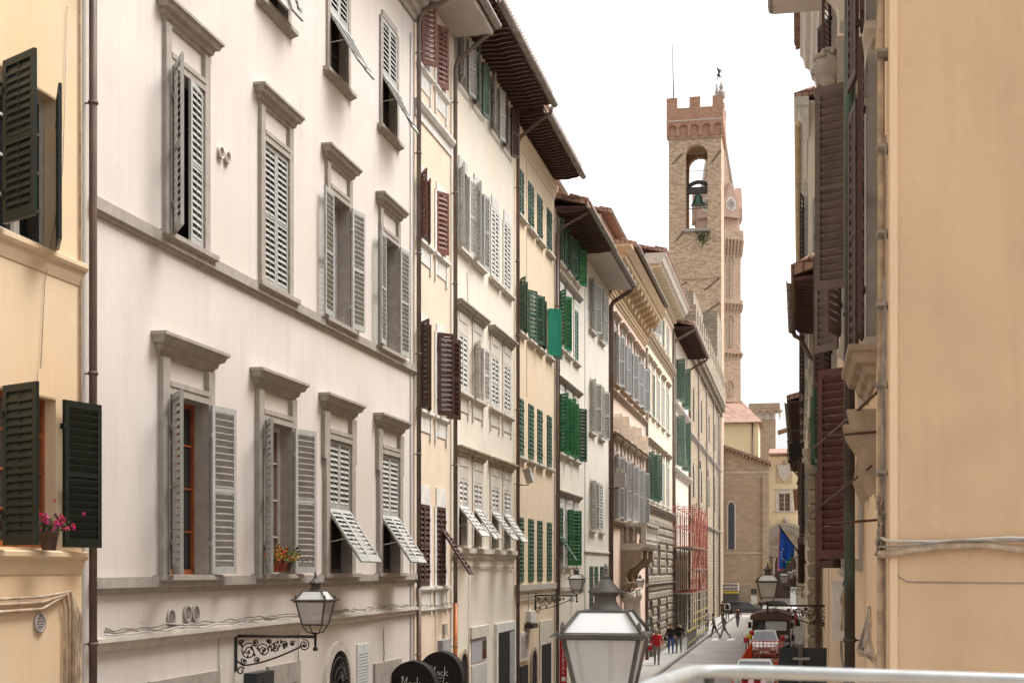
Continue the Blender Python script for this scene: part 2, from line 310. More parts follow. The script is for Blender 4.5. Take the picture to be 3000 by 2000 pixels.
def win(b, x, z0, z1, w, st, state='C', lm=None):
    """window with surround, sash, shutters, sill and pediment, all children"""
    g = st.get; h = z1-z0; fw, ft = g('fw',.13), g('ft',.05); fm = M[g('fm','sgrey')]
    b.op.append((x-w/2,x+w/2,z0,z1))
    def mk():
        mb = MB(); ext = g('ext',0); lt = g('lt',fw); e = g('ear',0)
        if fw:
            zz = h+ext
            mb.box(-w/2-fw,-w/2,-ft,.02,-.0,zz); mb.box(w/2,w/2+fw,-ft,.02,-.0,zz)
            mb.box(-w/2,w/2,-ft,.02,h,h+lt)
            mb.box(-w/2-.001,w/2+.001,-ft-.012,-ft+.01,h+lt*.6,h+lt) if ext else None
            if e:
                mb.box(-w/2-fw-.07,-w/2-fw,-ft,.02,h-.35,zz); mb.box(w/2+fw,w/2+fw+.07,-ft,.02,h-.35,zz)
        mb.box(-w/2,-w/2+.015,.0,.3,0,h); mb.box(w/2-.015,w/2,.0,.3,0,h); mb.box(-w/2+.015,w/2-.015,0,.3,h-.015,h)
        if fw == 0: mb.box(-w/2,w/2,-.004,.02,h,h+.012)
        return mb.mesh('window', fm)
    W = link('window', cached(('win',b.side,round(w,2),round(h,2),fw,ft,g('ext',0),g('lt',fw),g('ear',0),fm.name), mk), b.root, (x,0,z0))
    pk = g('pane','white') if not isinstance(state,tuple) or len(state) < 4 else state[3]
    def mkp():
        mb = MB(); mats = {'white':[M['glass'],M['wwhite']],'wood':[M['glass'],M['wood']],'dark':[M['void'],M['wdark']],'curtain':[M['curtain'],M['wwhite']],'board':[M['board'],M['board']]}[pk]
        y = .17; mb.quad((-w/2,y,0),(w/2,y,0),(w/2,y,h),(-w/2,y,h)); mb.c = 1
        f = .05
        if pk != 'board':
            mb.box(-w/2+.015,-w/2+f+.015,y-.04,y,0,h-.015); mb.box(w/2-f-.015,w/2-.015,y-.04,y,0,h-.015); mb.box(-.045,.045,y-.05,y,0,h-.015)
            mb.box(-w/2+f,w/2-f,y-.035,y-.001,0,.07); mb.box(-w/2+f,w/2-f,y-.035,y-.001,h-.08,h-.015)
            for k in (1,2,3): mb.box(-w/2+f,w/2-f,y-.025,y-.001,h*k/4-.012,h*k/4+.012)
        return mb.mesh('pane', mats)
    link('pane', cached(('pane',pk,round(w,2),round(h,2)), mkp), W)
    if g('sill'):
        pr, ex = g('sill')
        link('sill', cached(('sill',round(w,2),fw,pr,ex,g('sm','x'),fm.name), lambda: MB().mould(-w/2-fw-ex,w/2+fw+ex,-.13,scalep(SILL,1.08,pr/.1)).mesh('sill', M[g('sm')] if g('sm') else fm)), W)
    if g('ped'):
        zo, sc, ex = g('ped')
        link('pediment', cached(('ped',round(w,2),round(h,2),fw,zo,sc,ex,fm.name), lambda: MB().mould(-w/2-fw-ex,w/2+fw+ex,h+zo,scalep(PED,sc*.95,sc*.8),y=0).mesh('pediment', M[g('pm')] if g('pm') else fm)), W)
    if g('apron'):
        def mka():
            mb = MB(); a = w/2+fw
            mb.box(-a,a,-.02,.01,-.46,-.13); mb.box(-a,-a+.09,-.04,.01,-.62,-.13); mb.box(a-.09,a,-.04,.01,-.62,-.13); return mb.mesh('apron', fm)
        link('apron', cached(('apron',round(w,2),fw,fm.name), mka), W)
    sp = g('sp',.09); lm = lm or M[g('lm','lgrey')]; lw = w/2-.006
    k = state[0] if isinstance(state,tuple) else state
    solid = g('solid',False); hh = h-.02
    if k == 'C':
        o = link('shutter', leaf_mesh(lw,hh,sp,lm,1,solid), W, (-w/2+.004,-.012,.01)); o = link('shutter', leaf_mesh(lw,hh,sp,lm,-1,solid), W, (w/2-.004,-.012,.01))
    elif k == 'O':
        for sd, a in ((1,state[1]),(-1,state[2])):
            if a is None: continue
            y = -.012 if a < 40 else -ft-.035
            link('shutter', leaf_mesh(lw,hh,sp,lm,sd,solid), W, (-sd*(w/2-.004),y,.01), -sd*R(a+(random.uniform(-3.5,3.5) if a > 40 else 0)))
    elif k == 'F':
        hf = h*(state[2] if len(state) > 2 and state[2] else .48); a = state[1]
        for sd in (1,-1):
            x_ = -sd*(w/2-.004)
            link('shutter', leaf_mesh(lw,h-hf-.01,sp,lm,sd), W, (x_,-.012,hf))
            o = link('shutter_flap', leaf_mesh(lw,hf-.02,sp,lm,sd,False,True), W, (x_,-.02,hf)); o.rotation_euler = (-R(a+random.uniform(-2.5,2.5)),0,0)
        mb = MB(); ln = (hf-.05)*.55
        mb.tube([(-w/2+.02,0,hf-ln),(-w/2+.05,-math.sin(R(a))*(hf-.1)*.6,hf-math.cos(R(a))*(hf-.1)*.6)],.008,5)
        mb.build('flap_stay', M['lwhite'], W)
    return W
def gutter(b, x0, x1, y, z, r=.085, m='gutter'):
    mb = MB(); n = 10; vs = []
    for x in (x0,x1):
        for j in range(n+1):
            t = math.pi*(1+j/n); vs.append((x,y+r*math.cos(t),z+r*math.sin(t)))
        for j in range(n,-1,-1):
            t = math.pi*(1+j/n); vs.append((x,y+(r-.012)*math.cos(t),z+(r-.012)*math.sin(t)))
    k = 2*(n+1); fs = [(j,(j+1)%k,(j+1)%k+k,j+k) for j in range(k)]
    mb.smooth = True; mb._a(vs, fs); mb.smooth = False
    mb._a(vs, [tuple(range(k)), tuple(range(2*k-1,k-1,-1))]); x = x0+.4
    while x < x1: mb.box(x-.012,x+.012,y-r-.006,y+r+.03,z-r-.012,z-r-.002); x += 1.1
    return mb.build('gutter', M[m], b.root)
def downpipe(b, x, z1, z0=0, r=.05, y=-.1, ov=None, ze=None, xe=None, m='pipe', clips=2.1, cm=None, zc=0):
    mb = MB(); p = [(x,y,z0),(x,y,z1)]
    if ov: p = [(x,y,z0),(x,y,z1-.25),(x,y-.06,z1-.08),(x,y-.2,z1+.02),(x+(xe or 0),-ov+.22,ze-.3),(x+(xe or 0),-ov+.08,ze-.22),(x+(xe or 0),-ov+.02,ze-.05)]
    if zc: mb.tube([(x,y,z0),(x,y,zc)],r*1.08,10); mb.c = 1; p[0] = (x,y,zc)
    mb.tube(p, r, 10)
    z = z0+1
    while z < z1-.4:
        mb.lathe([(r+.004,-.02),(r+.014,-.014),(r+.014,.014),(r+.004,.02)],10,(x,y,z)); mb.box(x-.008,x+.008,y,0,z-.008,z+.008); z += clips
    return mb.build('downpipe', [M[cm],M[m]] if zc else M[m], b.root)
def roof(b, ov, rise=1.6, ridge=5, x0=None, x1=None, z=None):
    x0 = 0 if x0 is None else x0; x1 = b.w if x1 is None else x1; z = b.zt if z is None else z; d = b.dep
    mb = MB(); t = .16
    q = lambda y,zz: [(y,zz)]
    P = [(-ov,z+.05),(ridge,z+rise),(d+.3,z+.05),(d+.3,z+.05+t),(ridge,z+rise+t+.05),(-ov,z+.05+t)]
    n = 6; vs = [(x0,y,zz) for y,zz in P]+[(x1,y,zz) for y,zz in P]
    mb._a(vs, [tuple(range(n)),tuple(range(2*n-1,n-1,-1))]+[(i,(i+1)%n,(i+1)%n+n,i+n) for i in range(n)])
    x = x0+.1                                     # roll tiles along the edge
    while x < x1:
        mb.tube([(x,-ov-.03,z+.22),(x,-ov+.6,z+.22+.6*rise/ridge)],.075,8); x += .22
    return mb.build('roof', M['tile'], b.root)
def eave_rafters(b, ov, sp=.36, x0=0, x1=None, ln=True):
    x1 = b.w if x1 is None else x1; z = b.zt
    mb = MB(); s = .05
    mb._a([(x0,0,z-.02),(x1,0,z-.02),(x1,-ov,z-.02-s),(x0,-ov,z-.02-s),(x0,0,z+.06),(x1,0,z+.06),(x1,-ov,z+.06-s),(x0,-ov,z+.06-s)],
          [(0,1,2,3),(7,6,5,4),(0,4,5,1),(1,5,6,2),(2,6,7,3),(3,7,4,0)])
    mb.build('eave_planks', M['plank'], b.root)
    def mk():
        mb = MB(); pr = [(0,-.16),(-ov*.55,-.15-s*.5),(-ov*.72,-.09-s),(-ov+.06,-.07-s),(-ov+.06,-.015-s),(0,-.015)]
        vs = [(-.035,y,q) for y,q in pr]+[(.035,y,q) for y,q in pr]; n = 6
        mb._a(vs, [tuple(range(n)),tuple(range(2*n-1,n-1,-1))]+[(i,(i+1)%n,(i+1)%n+n,i+n) for i in range(n)])
        if ln:
            mb.c = 1; vs = [(-.042,y,q-.006) for y,q in pr[:4]]+[(-.02,y,q-.006) for y,q in pr[:4]]
            mb._a(vs, [(0,1,5,4),(1,2,6,5),(2,3,7,6)])
        return mb.mesh('rafter', [M['rafter'],M['tileedge']])
    me = cached(('rafter',ov,ln), mk); x = x0+.08
    while x < x1-.02: link('rafter', me, b.root, (x,0,z)); x += sp
def moulding(b, name, z, prof, x0=0, x1=None, m='sgrey', e=0, y=0):
    return MB().mould(x0, b.w if x1 is None else x1, z, prof, e, y).build(name, M[m], b.root)
STR = [(0,.0),(.01,.05),(.06,.06),(.075,.09),(.2,.09)]
def cable(b, pts, r=.012, m='cableg', name='cable'):
    return MB().tube(pts, r, 6).build(name, M[m], b.root)
def wavy(x0, x1, z0, z1, y=-.04, n=24, a=.012, sd=0):
    rr = random.Random(sd); return [(x0+(x1-x0)*i/n, y-rr.random()*a, z0+(z1-z0)*i/n+rr.uniform(-a,a)) for i in range(n+1)]
LX = -7.9
yb = lambda px: Yof(px, LX)
#--PART2--
def row(b, cols, z0, z1, st, states, lms=None, wid=None):
    for i,(a,c) in enumerate(cols):
        if states[i] is None: continue
        xa, xc = b.lx(a), b.lx(c)
        if xa > xc: xa, xc = xc, xa
        w = wid or max(.5, xc-xa)
        win(b, (xa+xc)/2, z0, z1, w, st, states[i], (M[lms[i]] if lms and lms[i] else None))
# ================================================================ LEFT SIDE
# ---- A: ochre house at the left edge
A = Bld('town_house', 'ochre yellow plastered house with blackish green shutters at the left edge', 'building', -7.8, 5.5, Yof(240,-7.8), 17.5, 'L', [M['pA']])
stA = dict(fw=0, fm='pA', lm='lblack', sp=.075)
xr = A.lx(166); xl = xr-1.16
win(A, (xl+xr)/2, 5.12, 6.72, 1.16, stA, ('O',118,169,'wood'))
win(A, (xl+xr)/2, 8.3, 9.93, 1.16, stA, ('O',118,32,'white'))
win(A, (xl+xr)/2, 11.6, 13.2, 1.16, stA, ('O',150,165,'white'))
A.walls(); roof(A, .9)
pr = [(0,.01),(.03,.02),(.09,.04),(.14,.05),(.16,.08),(.19,.095),(.235,.095),(.25,.07)]
moulding(A,'string_course',4.84,pr,0,A.w-.02,'pA'); moulding(A,'string_course',8.02,pr,0,A.w-.02,'pA')
for d in (.02,.1,.2): cable(A, [(A.w-.25-d,-.03,3.0),(A.w-.22-d,-.03,4.4),(A.w-.3-d,-.04,4.66-d*.3),(A.w-.9,-.04,4.62-d*.7),(A.w-3,-.04,4.6-d*.7),(A.w-6,-.04,4.62-d*.7)], .018, 'cable')
for k in range(4): cable(A, [(A.w-.12-k*.035,-.05-.01*k,1.5)]+[(A.w-.12-k*.035+random.uniform(-.03,.03),-.05,1.5+j*.32) for j in range(1,10)]+[(A.w-.3,-.05,4.62)], .014, 'cable')
cable(A, [(A.w-.07,-.02,5.4),(A.w-.09,-.02,17)], .014, 'cable')
cable(A, wavy(A.w-.95,A.w-.95,5.9,6.95,-.01), .004)
cable(A, [(A.w-.35,-.02,11),(A.w-.45,-.02,9.2),(A.w-.82,-.02,7.9),(A.w-.9,-.02,7.0)], .005)
def ventilator(b, x, z, r=.1, ring='vent', inner='cdgrey', p=.03):
    mb = MB(); Mx = Matrix.Translation((x,0,z))@Matrix.Rotation(R(90),4,'X')
    mb.lathe([(r,0),(r,p),(r*.8,p),(r*.8,.008)],20,M=Mx); mb.c = 1
    mb.lathe([(r*.8,.006),(.001,.007)],20,M=Mx)
    mb.c = 0
    for k in range(-2,3):
        hw = math.sqrt(max(0,(r*.8)**2-(k*r*.28)**2)); mb.box(x-hw,x+hw,-.02,-.012,z+k*r*.28-.008,z+k*r*.28+.008)
    return mb.build('vent', [M[ring],M[inner]], b.root)
ventilator(A, A.lx(113), A.lz(113,1823), .105)
# ---- B: pale pink palazzo
B = Bld('palazzo', 'largest facade, pale pink palazzo with grey stone window surrounds and grey shutters', 'building', LX, Yof(241,LX), yb(1214), 16.9, 'L', [M['pB']])
inv = lambda t: 2340-1/(t*1e-3)           # evenly spaced window axes
colsB = [B.lx(inv(t)) for t in (.5563,.6512,.7403,.8319)]
lo = dict(fw=.2, ft=.075, ext=.45, lt=.17, fm='sgrey', ped=(.45,1.12,.0), sill=(.13,.02), sp=.088, pane='white')
loe = dict(lo, ear=1)
up = dict(fw=.165, ft=.06, ext=.5, lt=.16, fm='sgrey', ped=(.5,1.0,.0), sill=(.13,.02), sp=.088, pane='white')
tp = dict(fw=.13, ft=.04, fm='sgrey', sill=(.11,.03), sp=.088)
for x,s in zip(colsB, (('O',146,168,'wood'),('O',150,168,'curtain'),('F',33,None,'dark'),('F',32,None,'dark'))):
    win(B, x, 4.82, 7.12, 1.2, loe if x > colsB[1] else lo, s)
for x,s in zip(colsB, (('O',146,6,'dark'),'C',('O',174,174,'board'),('O',174,174,'board'))):
    win(B, x, 9.17, 11.33, 1.03, up, s)
for x,s in zip(colsB, (('F',30,None,'dark'),('F',14,None,'dark'),('F',29,None,'dark'),('F',28,None,'dark'))):
    win(B, x, 13.42, 15.55, 1.0, tp, s)
B.walls(); roof(B, .85)
moulding(B,'cornice',16.35,scalep(PED,1.9,1.6),0,B.w)
moulding(B,'string_course',4.6,STR,.16); moulding(B,'string_course',8.94,[(0,0),(.01,.04),(.05,.05),(.06,.075),(.2,.075)],.16)
moulding(B,'cable_ledge',3.93,[(0,.02),(.05,.07),(.1,.07),(.12,.11),(.17,.11)],.16,m='spale')
for k in range(3): cable(B, wavy(.4,B.w-.05,4.13+.03*k,4.11+.03*k,-.06,60,.022,k), .013, 'cableg' if k else 'lwhite')
for px,py in ((642,448),(661,462)): ventilator(B, B.lx(px), B.lz(px,py), .088, 'spale', 'swhite', .05)
for px,py in ((498,1809),(546,1797),(570,1796)): ventilator(B, B.lx(px), B.lz(px,py), .115)
downpipe(B, .06, 16.7, 0, .045, m='pipe', clips=3.05)
downpipe(B, B.w-.01, 16.6, 0, .05, ov=.8, ze=17.0, m='pipeg', zc=4.5, cm='pipe')
for k_,(px_,z_,l_) in enumerate(((880,12.6,.8),(1050,8.3,.5),(420,4.4,.35),(900,4.45,.4),(1120,12.2,.9))):
    rr_ = random.Random(k_); x_ = B.lx(px_); cable(B, [(x_+rr_.uniform(-.03,.03)*j_,-.0,z_-l_*j_/7) for j_ in range(8)], .0018, 'sgrey', 'hairline_crack')
# ground floor of B
def flat(b, name, x0, x1, z0, z1, t, m, y=0): return MB().box(x0,x1,y-t,y+.01,z0,z1).build(name, M[m], b.root)
flat(B,'door_surround',B.lx(432),B.lx(636),0,3.5,.05,'sgrey'); flat(B,'shop_door',B.lx(455),B.lx(610),0,3.2,.055,'wdark')
flat(B,'door_surround',B.lx(779),B.lx(872),0,3.42,.05,'sgrey'); flat(B,'shop_door',B.lx(792),B.lx(858),0,3.1,.055,'wdark')
flat(B,'door_surround',B.lx(1093),B.lx(1170),0,3.1,.05,'sgrey')
mb = MB(); xc, zc_, r = B.lx(986), 2.45, .62     # arched door with fan grille
r = (B.lx(1018)-B.lx(955))/2
zt = B.lz(986,1904)-r
arc = [(xc+r*math.cos(t),zt+r*math.sin(t)) for t in [math.pi*i/16 for i in range(17)]]
arco = [(xc+(r+.16)*math.cos(t),zt+(r+.16)*math.sin(t)) for t in [math.pi*i/16 for i in range(17)]]
mb.prism([(xc+r,0)]+arc+[(xc-r,0)],-.03,.0); mb.c = 1
for i in range(16): mb.prism([arc[i],arco[i],arco[i+1],arc[i+1]],-.07,.0)
mb.prism([(xc+r,0),(xc+r+.16,0),(xc+r+.16,zt),(xc+r,zt)],-.07,0); mb.prism([(xc-r-.16,0),(xc-r,0),(xc-r,zt),(xc-r-.16,zt)],-.07,0); mb.c = 2
for i in range(1,16):
    t = math.pi*i/16; mb.tube([(xc+.12*math.cos(t),-.05,zt+.12*math.sin(t)),(xc+r*math.cos(t),-.05,zt+r*math.sin(t))],.012,4)
for q in (.12,r*.5,r*.8): mb.tube([(xc+q*math.cos(math.pi*i/20),-.055,zt+q*math.sin(math.pi*i/20)) for i in range(21)],.012,4)
mb.box(xc-r,xc+r,-.06,0,zt-.06,zt); mb.build('arched_door', [M['void'],M['spale'],M['iron']], B.root)
mb = MB(); x0, x1 = B.lx(1044), B.lx(1078); zt = B.lz(1060,1885); mb.box(x0,x1,-.025,0,zt-1.3,zt); mb.c = 1
for i in range(19):
    x = x0+.05+random.random()*.05; z = zt-.2-i*.057
    while x < x1-.08:
        l = random.uniform(.02,.06); mb.box(x,min(x+l,x1-.05),-.028,-.024,z,z+.022); x += l+.02
mb.box((x0+x1)/2-.008,(x0+x1)/2+.008,-.03,-.024,zt-.12,zt-.03)
mb.build('inscribed_plaque', [M['plaque'],M['darkletter']], B.root)
mb = MB(); x0, x1 = B.lx(714), B.lx(766); z1 = B.lz(740,1966); mb.box(x0,x1,-.2,0,z1-.7,z1); mb.c = 1; mb.box((x0+x1)/2-.1,(x0+x1)/2+.1,-.21,-.19,z1-.25,z1-.1)
mb.build('meter_box', [M['signb'],M['iron']], B.root)
cable(B, [(B.lx(638),-.02,3.95),(B.lx(638),-.02,3.2)], .008); cable(B, [(B.lx(869),-.03,3.9),(B.lx(869),-.03,3.3),(B.lx(875),-.03,3.2)], .01, 'cableg')
cable(B, wavy(B.lx(1119),B.lx(1121),3.75,2.95,-.02,8,.02), .012, 'sgrey')
cable(B, [(B.w-.35,-.02,16),(B.w-.35,-.02,1)], .014, 'lwhite')
# ---- C: narrow peach house
Cb = Bld('narrow_house', 'narrow peach plastered house with brown shutters between two downpipes', 'building', LX, yb(1214), yb(1320), 17.3, 'L', [M['pC']])
cw = [(1231,1252),(1274,1305)]; sc = dict(fw=.14, ft=.03, lt=.2, fm='swhite', sill=(.09,.0), sp=.105, apron=True, pane='white')
row(Cb, cw, 15.6, 17.0, sc, [('O',42,None),('O',30,4)], ['lred','lred'], .78)
row(Cb, cw, 11.9, 13.3, sc, [('O',150,18),('O',30,4)], ['lred','lred'], .8)
row(Cb, cw, 8.3, 10.15, sc, [('O',145,20),('O',46,143)], ['lbrown','lbrown'], .8)
row(Cb, cw, 4.52, 6.28, dict(sc,lt=.42), ['C',('O',0,0)], ['lbrown','lbrown'], .82)
# one long flap hanging out of the right-hand first floor window
W_ = [o for o in Cb.root.children if o.name.startswith('window')][-1]
o = link('shutter_flap', leaf_mesh(.4,1.15,.105,M['lbrown'],-1,False,True), W_, (.40,-.05,1.22)); o.rotation_euler = (-R(33),0,0)
Cb.walls()
moulding(Cb,'string_course',14.42,[(0,0),(.01,.03),(.2,.03),(.22,.08),(.3,.13),(.36,.13)],0,m='swhite')
moulding(Cb,'cable_ledge',3.95,[(0,.02),(.06,.06),(.12,.05)],0,m='spale')
cable(Cb, wavy(.1,Cb.w-.1,4.12,4.1,-.05,20,.02,5), .014); cable(Cb,[(Cb.lx(1274),-.02,4.1),(Cb.lx(1274),-.02,.5)],.008)
mb = MB().box(0,Cb.w+.25,-.95,0,17.28,17.42); mb.build('eave_soffit', M['soffit'], Cb.root)
roof(Cb, 1.0, z=17.4, x1=Cb.w+.25); gutter(Cb, -.0, Cb.w+.3, -1.05, 17.5, .1)
downpipe(Cb, Cb.w+.06, 16.75, 0, .05, ov=1.0, ze=17.55, xe=.2, m='pipeg', zc=4.1, cm='copper')
mb = MB().box(Cb.lx(1282),Cb.lx(1306),-.12,0,2.55,3.3); mb.build('utility_box', M['ldgrey'], Cb.root)
MB().box(Cb.lx(1296),Cb.lx(1304),-.06,0,3.4,3.65).build('utility_box', M['sgrey'], Cb.root)
# ---- D: cream house with four grey shuttered windows a floor
D = Bld('tenement_house', 'cream house with grey shutters, four flap blinds and a deep timber eave', 'building', LX, yb(1320), yb(1507), 18.05, 'L', [M['pD']])
cw = [(1340,1368),(1384,1411),(1436,1460),(1471,1496)]
row(D, cw, 16.38, 17.75, dict(fw=.1,ft=.02,fm='spale',sill=(.05,0),sp=.1,pane='dark'), [('O',152,166),('O',150,168),('O',158,165),('O',160,160)], ['lgrey','lmgreen','lgrey','lbrown'], .85)
row(D, cw, 12.5, 14.4, dict(fw=.12,ft=.035,lt=.28,fm='lwhite',sill=(.13,.03),sm='spale',sp=.11,pane='board'), [('O',155,172),('O',150,172),'C','C'], ['lwhite','lgrey','lwhite','lwhite'], .86)
row(D, cw, 9.12, 10.5, dict(fw=.16,ft=.03,ext=.48,lt=.48,fm='spale',ped=(.46,1.05,.0),pm='sgrey',sill=(.12,.0),sp=.11,apron=True), ['C',('O',150,168,'board'),'C','C'], ['lwhite']*4, .84)
row(D, cw, 5.46, 7.05, dict(fw=.16,ft=.03,ext=.5,lt=.5,fm='spale',ped=(.48,1.05,.0),pm='sbrown',sp=.11), [('F',36,.58,'dark')]*4, ['lwhite']*4, .84)
D.walls(); eave_rafters(D, 1.05, .3); roof(D, 1.07); gutter(D, -.0, D.w+.05, -1.15, 18.0, .1)
moulding(D,'string_course',5.14,[(0,0),(.02,.05),(.12,.07),(.14,.11),(.26,.11)],m='spale')
cable(D, wavy(.1,D.w-.3,4.95,4.93,-.03,30,.012,3), .014)
downpipe(D, D.w+.02, 17.2, 0, .052, ov=1.09, ze=18.0, m='pipe', xe=.1)
cable(D, [(D.lx(1372),-.02,4.9),(D.lx(1370),-.02,1.2)], .012, 'spale'); cable(D, [(1.6,-.015,12.1),(1.7,-.015,11.3)], .008)
flat(D,'door_surround',D.lx(1447),D.lx(1504),0,D.lz(1475,1822),.08,'swhite'); flat(D,'door_opening',D.lx(1452),D.lx(1499),0,D.lz(1475,1848),.085,'void')
flat(D,'door_leaf',D.lx(1484),D.lx(1497),0,D.lz(1475,1852),.1,'ldgrey')
flat(D,'window_lintel',D.lx(1376),D.lx(1426),D.lz(1400,1866),D.lz(1400,1833),.06,'spale'); flat(D,'shop_window',D.lx(1380),D.lx(1423),D.lz(1400,1937),D.lz(1400,1868),.02,'board')
flat(D,'shop_window_glass',D.lx(1411),D.lx(1423),D.lz(1400,1932),D.lz(1400,1878),.025,'glass'); flat(D,'shop_panel',D.lx(1380),D.lx(1424),0,D.lz(1400,1945),.03,'lwhite')
def archdoor(b, pa, pb, ytop, m1='void', m2='sbrown', k=.1):
    x0, x1 = sorted((b.lx(pa), b.lx(pb))); xc = (x0+x1)/2; r = (x1-x0)/2; zt = b.lz((pa+pb)/2,ytop)-r; mb = MB()
    arc = [(xc+r*math.cos(math.pi*i/14),zt+r*math.sin(math.pi*i/14)) for i in range(15)]; ao = [(xc+(r+k)*math.cos(math.pi*i/14),zt+(r+k)*math.sin(math.pi*i/14)) for i in range(15)]
    mb.prism([(xc+r,0)]+arc+[(xc-r,0)],-.02,.0); mb.c = 1
    for i in range(14): mb.prism([arc[i],ao[i],ao[i+1],arc[i+1]],-.06,0)
    mb.prism([(xc+r,0),(xc+r+k,0),(xc+r+k,zt),(xc+r,zt)],-.06,0); mb.prism([(xc-r-k,0),(xc-r,0),(xc-r,zt),(xc-r-k,zt)],-.06,0)
    return mb.build('arched_door', [M[m1],M[m2]], b.root)
archdoor(D, 1343, 1366, 1912)
# ---- E: sand coloured house, closed green shutters
E = Bld('town_house', 'sand coloured house with rows of green louvred shutters and one teal board shutter', 'building', LX-.03, yb(1508), yb(1627), 17.9, 'L', [M['pE']])
cw = [(1516,1533),(1546,1563),(1572,1589),(1599,1617)]; se = dict(fw=.0,fm='pE',sp=.12,sill=(.13,.08),sm='spale',lm='lgreen')
row(E, cw, 15.1, 16.5, se, ['C']*4, None, .82)
row(E, cw, 11.75, 13.25, se, [('O',150,28,'white'),('O',30,158,'white'),('O',150,30,'dark'),('O',None,150,'white')], [None]*4, .8)
row(E, cw, 8.15, 9.85, se, ['C']*4, None, .8)
row(E, cw, 4.5, 6.4, dict(se,sill=None), ['C']*4, None, .8)
E.walls(); eave_rafters(E, .86, .3); roof(E, .88); gutter(E, 0, E.w+.05, -.96, 17.85, .1)
W_ = [o for o in E.root.children if o.name.startswith('window')][7]
link('shutter', leaf_mesh(.44,1.5,.12,M['lteal'],1,True), W_, (-.40,-.05,.0), -R(58))
moulding(E,'cornice',17.1,scalep(PED,1.6,.6),m='pE'); moulding(E,'string_course',4.22,[(0,.02),(.04,.08),(.22,.1)],m='spale')
for z in (14.82,): cable(E,[(1.9,-.01,17),(1.9,-.01,10)],.006)
cable(E, wavy(0,E.w,4.1,4.12,-.05,24,.02,9), .016); cable(E, wavy(0.3,E.w,3.98,4.0,-.04,24,.02,11), .012)
downpipe(E, E.w+.02, 16.0, 0, .052, ov=.0, m='pipe'); 
flat(E,'window_surround',E.lx(1517),E.lx(1546),E.lz(1530,1935),E.lz(1530,1850),.05,'spale'); flat(E,'window_grille',E.lx(1522),E.lx(1541),E.lz(1530,1925),E.lz(1530,1862),.055,'sgrey')
flat(E,'shop_opening',E.lx(1522),E.lx(1545),0,E.lz(1530,1950),.03,'void'); archdoor(E,1554,1569,1903)
flat(E,'door_surround',E.lx(1579),E.lx(1616),0,E.lz(1600,1815),.04,'spale'); flat(E,'door_opening',E.lx(1583),E.lx(1611),0,E.lz(1600,1884),.045,'void')
mb = MB().box(E.lx(1541),E.lx(1556),-.15,0,E.lz(1548,1820),E.lz(1548,1788)); mb.build('utility_box', M['swhite'], E.root); cable(E,[(E.lx(1545),-.03,E.lz(1548,1790)),(E.lx(1545),-.03,4.2)],.012)
MB().box(E.lx(1536),E.lx(1552),-.25,0,E.lz(1545,1838),E.lz(1545,1825)).build('camera_bracket', M['iron'], E.root)
# ---- F: ivory house, green shutters
Fb = Bld('town_house', 'ivory house with dark and bright green shutters just beyond the sand coloured house', 'building', LX, yb(1627), yb(1711), 16.85, 'L', [M['pF']])
cw = [(1634,1648),(1657,1670),(1680,1693)]; sf = dict(fw=.13,ft=.04,lt=.35,ext=.35,fm='swhite',ped=(.32,.95,.02),pm='sgrey',sill=(.12,.03),sm='spale',sp=.12,lm='lgreen')
row(Fb, cw, 15.2, 16.55, dict(fw=0,fm='pF',sill=(.12,.05),sm='spale',sp=.12,lm='lgreen'), [('O',158,165),('O',155,165),('O',155,150)], ['lgreen','lgreen','lbgreen'], .85)
row(Fb, cw, 12.35, 14.2, sf, [('O',148,150),'C','C'], ['lbgreen','lmgreen','lmgreen'], .85)
row(Fb, cw, 8.8, 10.75, sf, [('O',130,160),('O',130,160),('O',158,150)], ['lbgreen','lbgreen','lgreen'], .9)
row(Fb, cw, 5.0, 6.95, dict(sf,sill=(.1,.03)), [('F',34,.5,'dark'),('O',150,135),'C'], ['lgreen','lbgreen','lgreen'], .85)
Fb.walls(); eave_rafters(Fb, 1.05, .34); roof(Fb, 1.07); gutter(Fb, -.1, Fb.w+.05, -1.15, 16.85, .1)
downpipe(Fb, .05, 16.2, 4, .05, ov=1.09, ze=16.9, xe=.2, m='pipe')
moulding(Fb,'cable_ledge',4.1,[(0,.02),(.05,.06),(.12,.05)],m='spale'); cable(Fb, wavy(0,Fb.w,4.25,4.25,-.05,24,.02,2), .014)
cable(Fb,[(3.2,-.02,4),(3.2,-.02,.5)],.01)
# small house with yellow attic behind the roofs
for nm,lb,y0,y1,xx,zt_,mm in (('attic_storey','small yellow attic storey with a tiled roof above the ivory house',47,50.5,-9.6,19.35,'pY'),
    ('attic_storey','pinkish attic storey with a sloping gutter behind the grey shuttered house',55,63,-10.4,21.0,'pC'),
    ('attic_storey','rough stone attic storey with a chimney behind the ornate cornice',72,82,-10.0,23.2,'hex')):
    bb = Bld(nm, lb, 'building', xx, y0, y1, zt_, 'L', [M[mm]], 6); bb.walls(); roof(bb, .5, .8, 3); gutter(bb, 0, bb.w, -.55, zt_+.1, .09)
    MB().box(bb.w*.35,bb.w*.55,-.01,.02,zt_-1.4,zt_-.3).build('window', M['swhite'], bb.root)
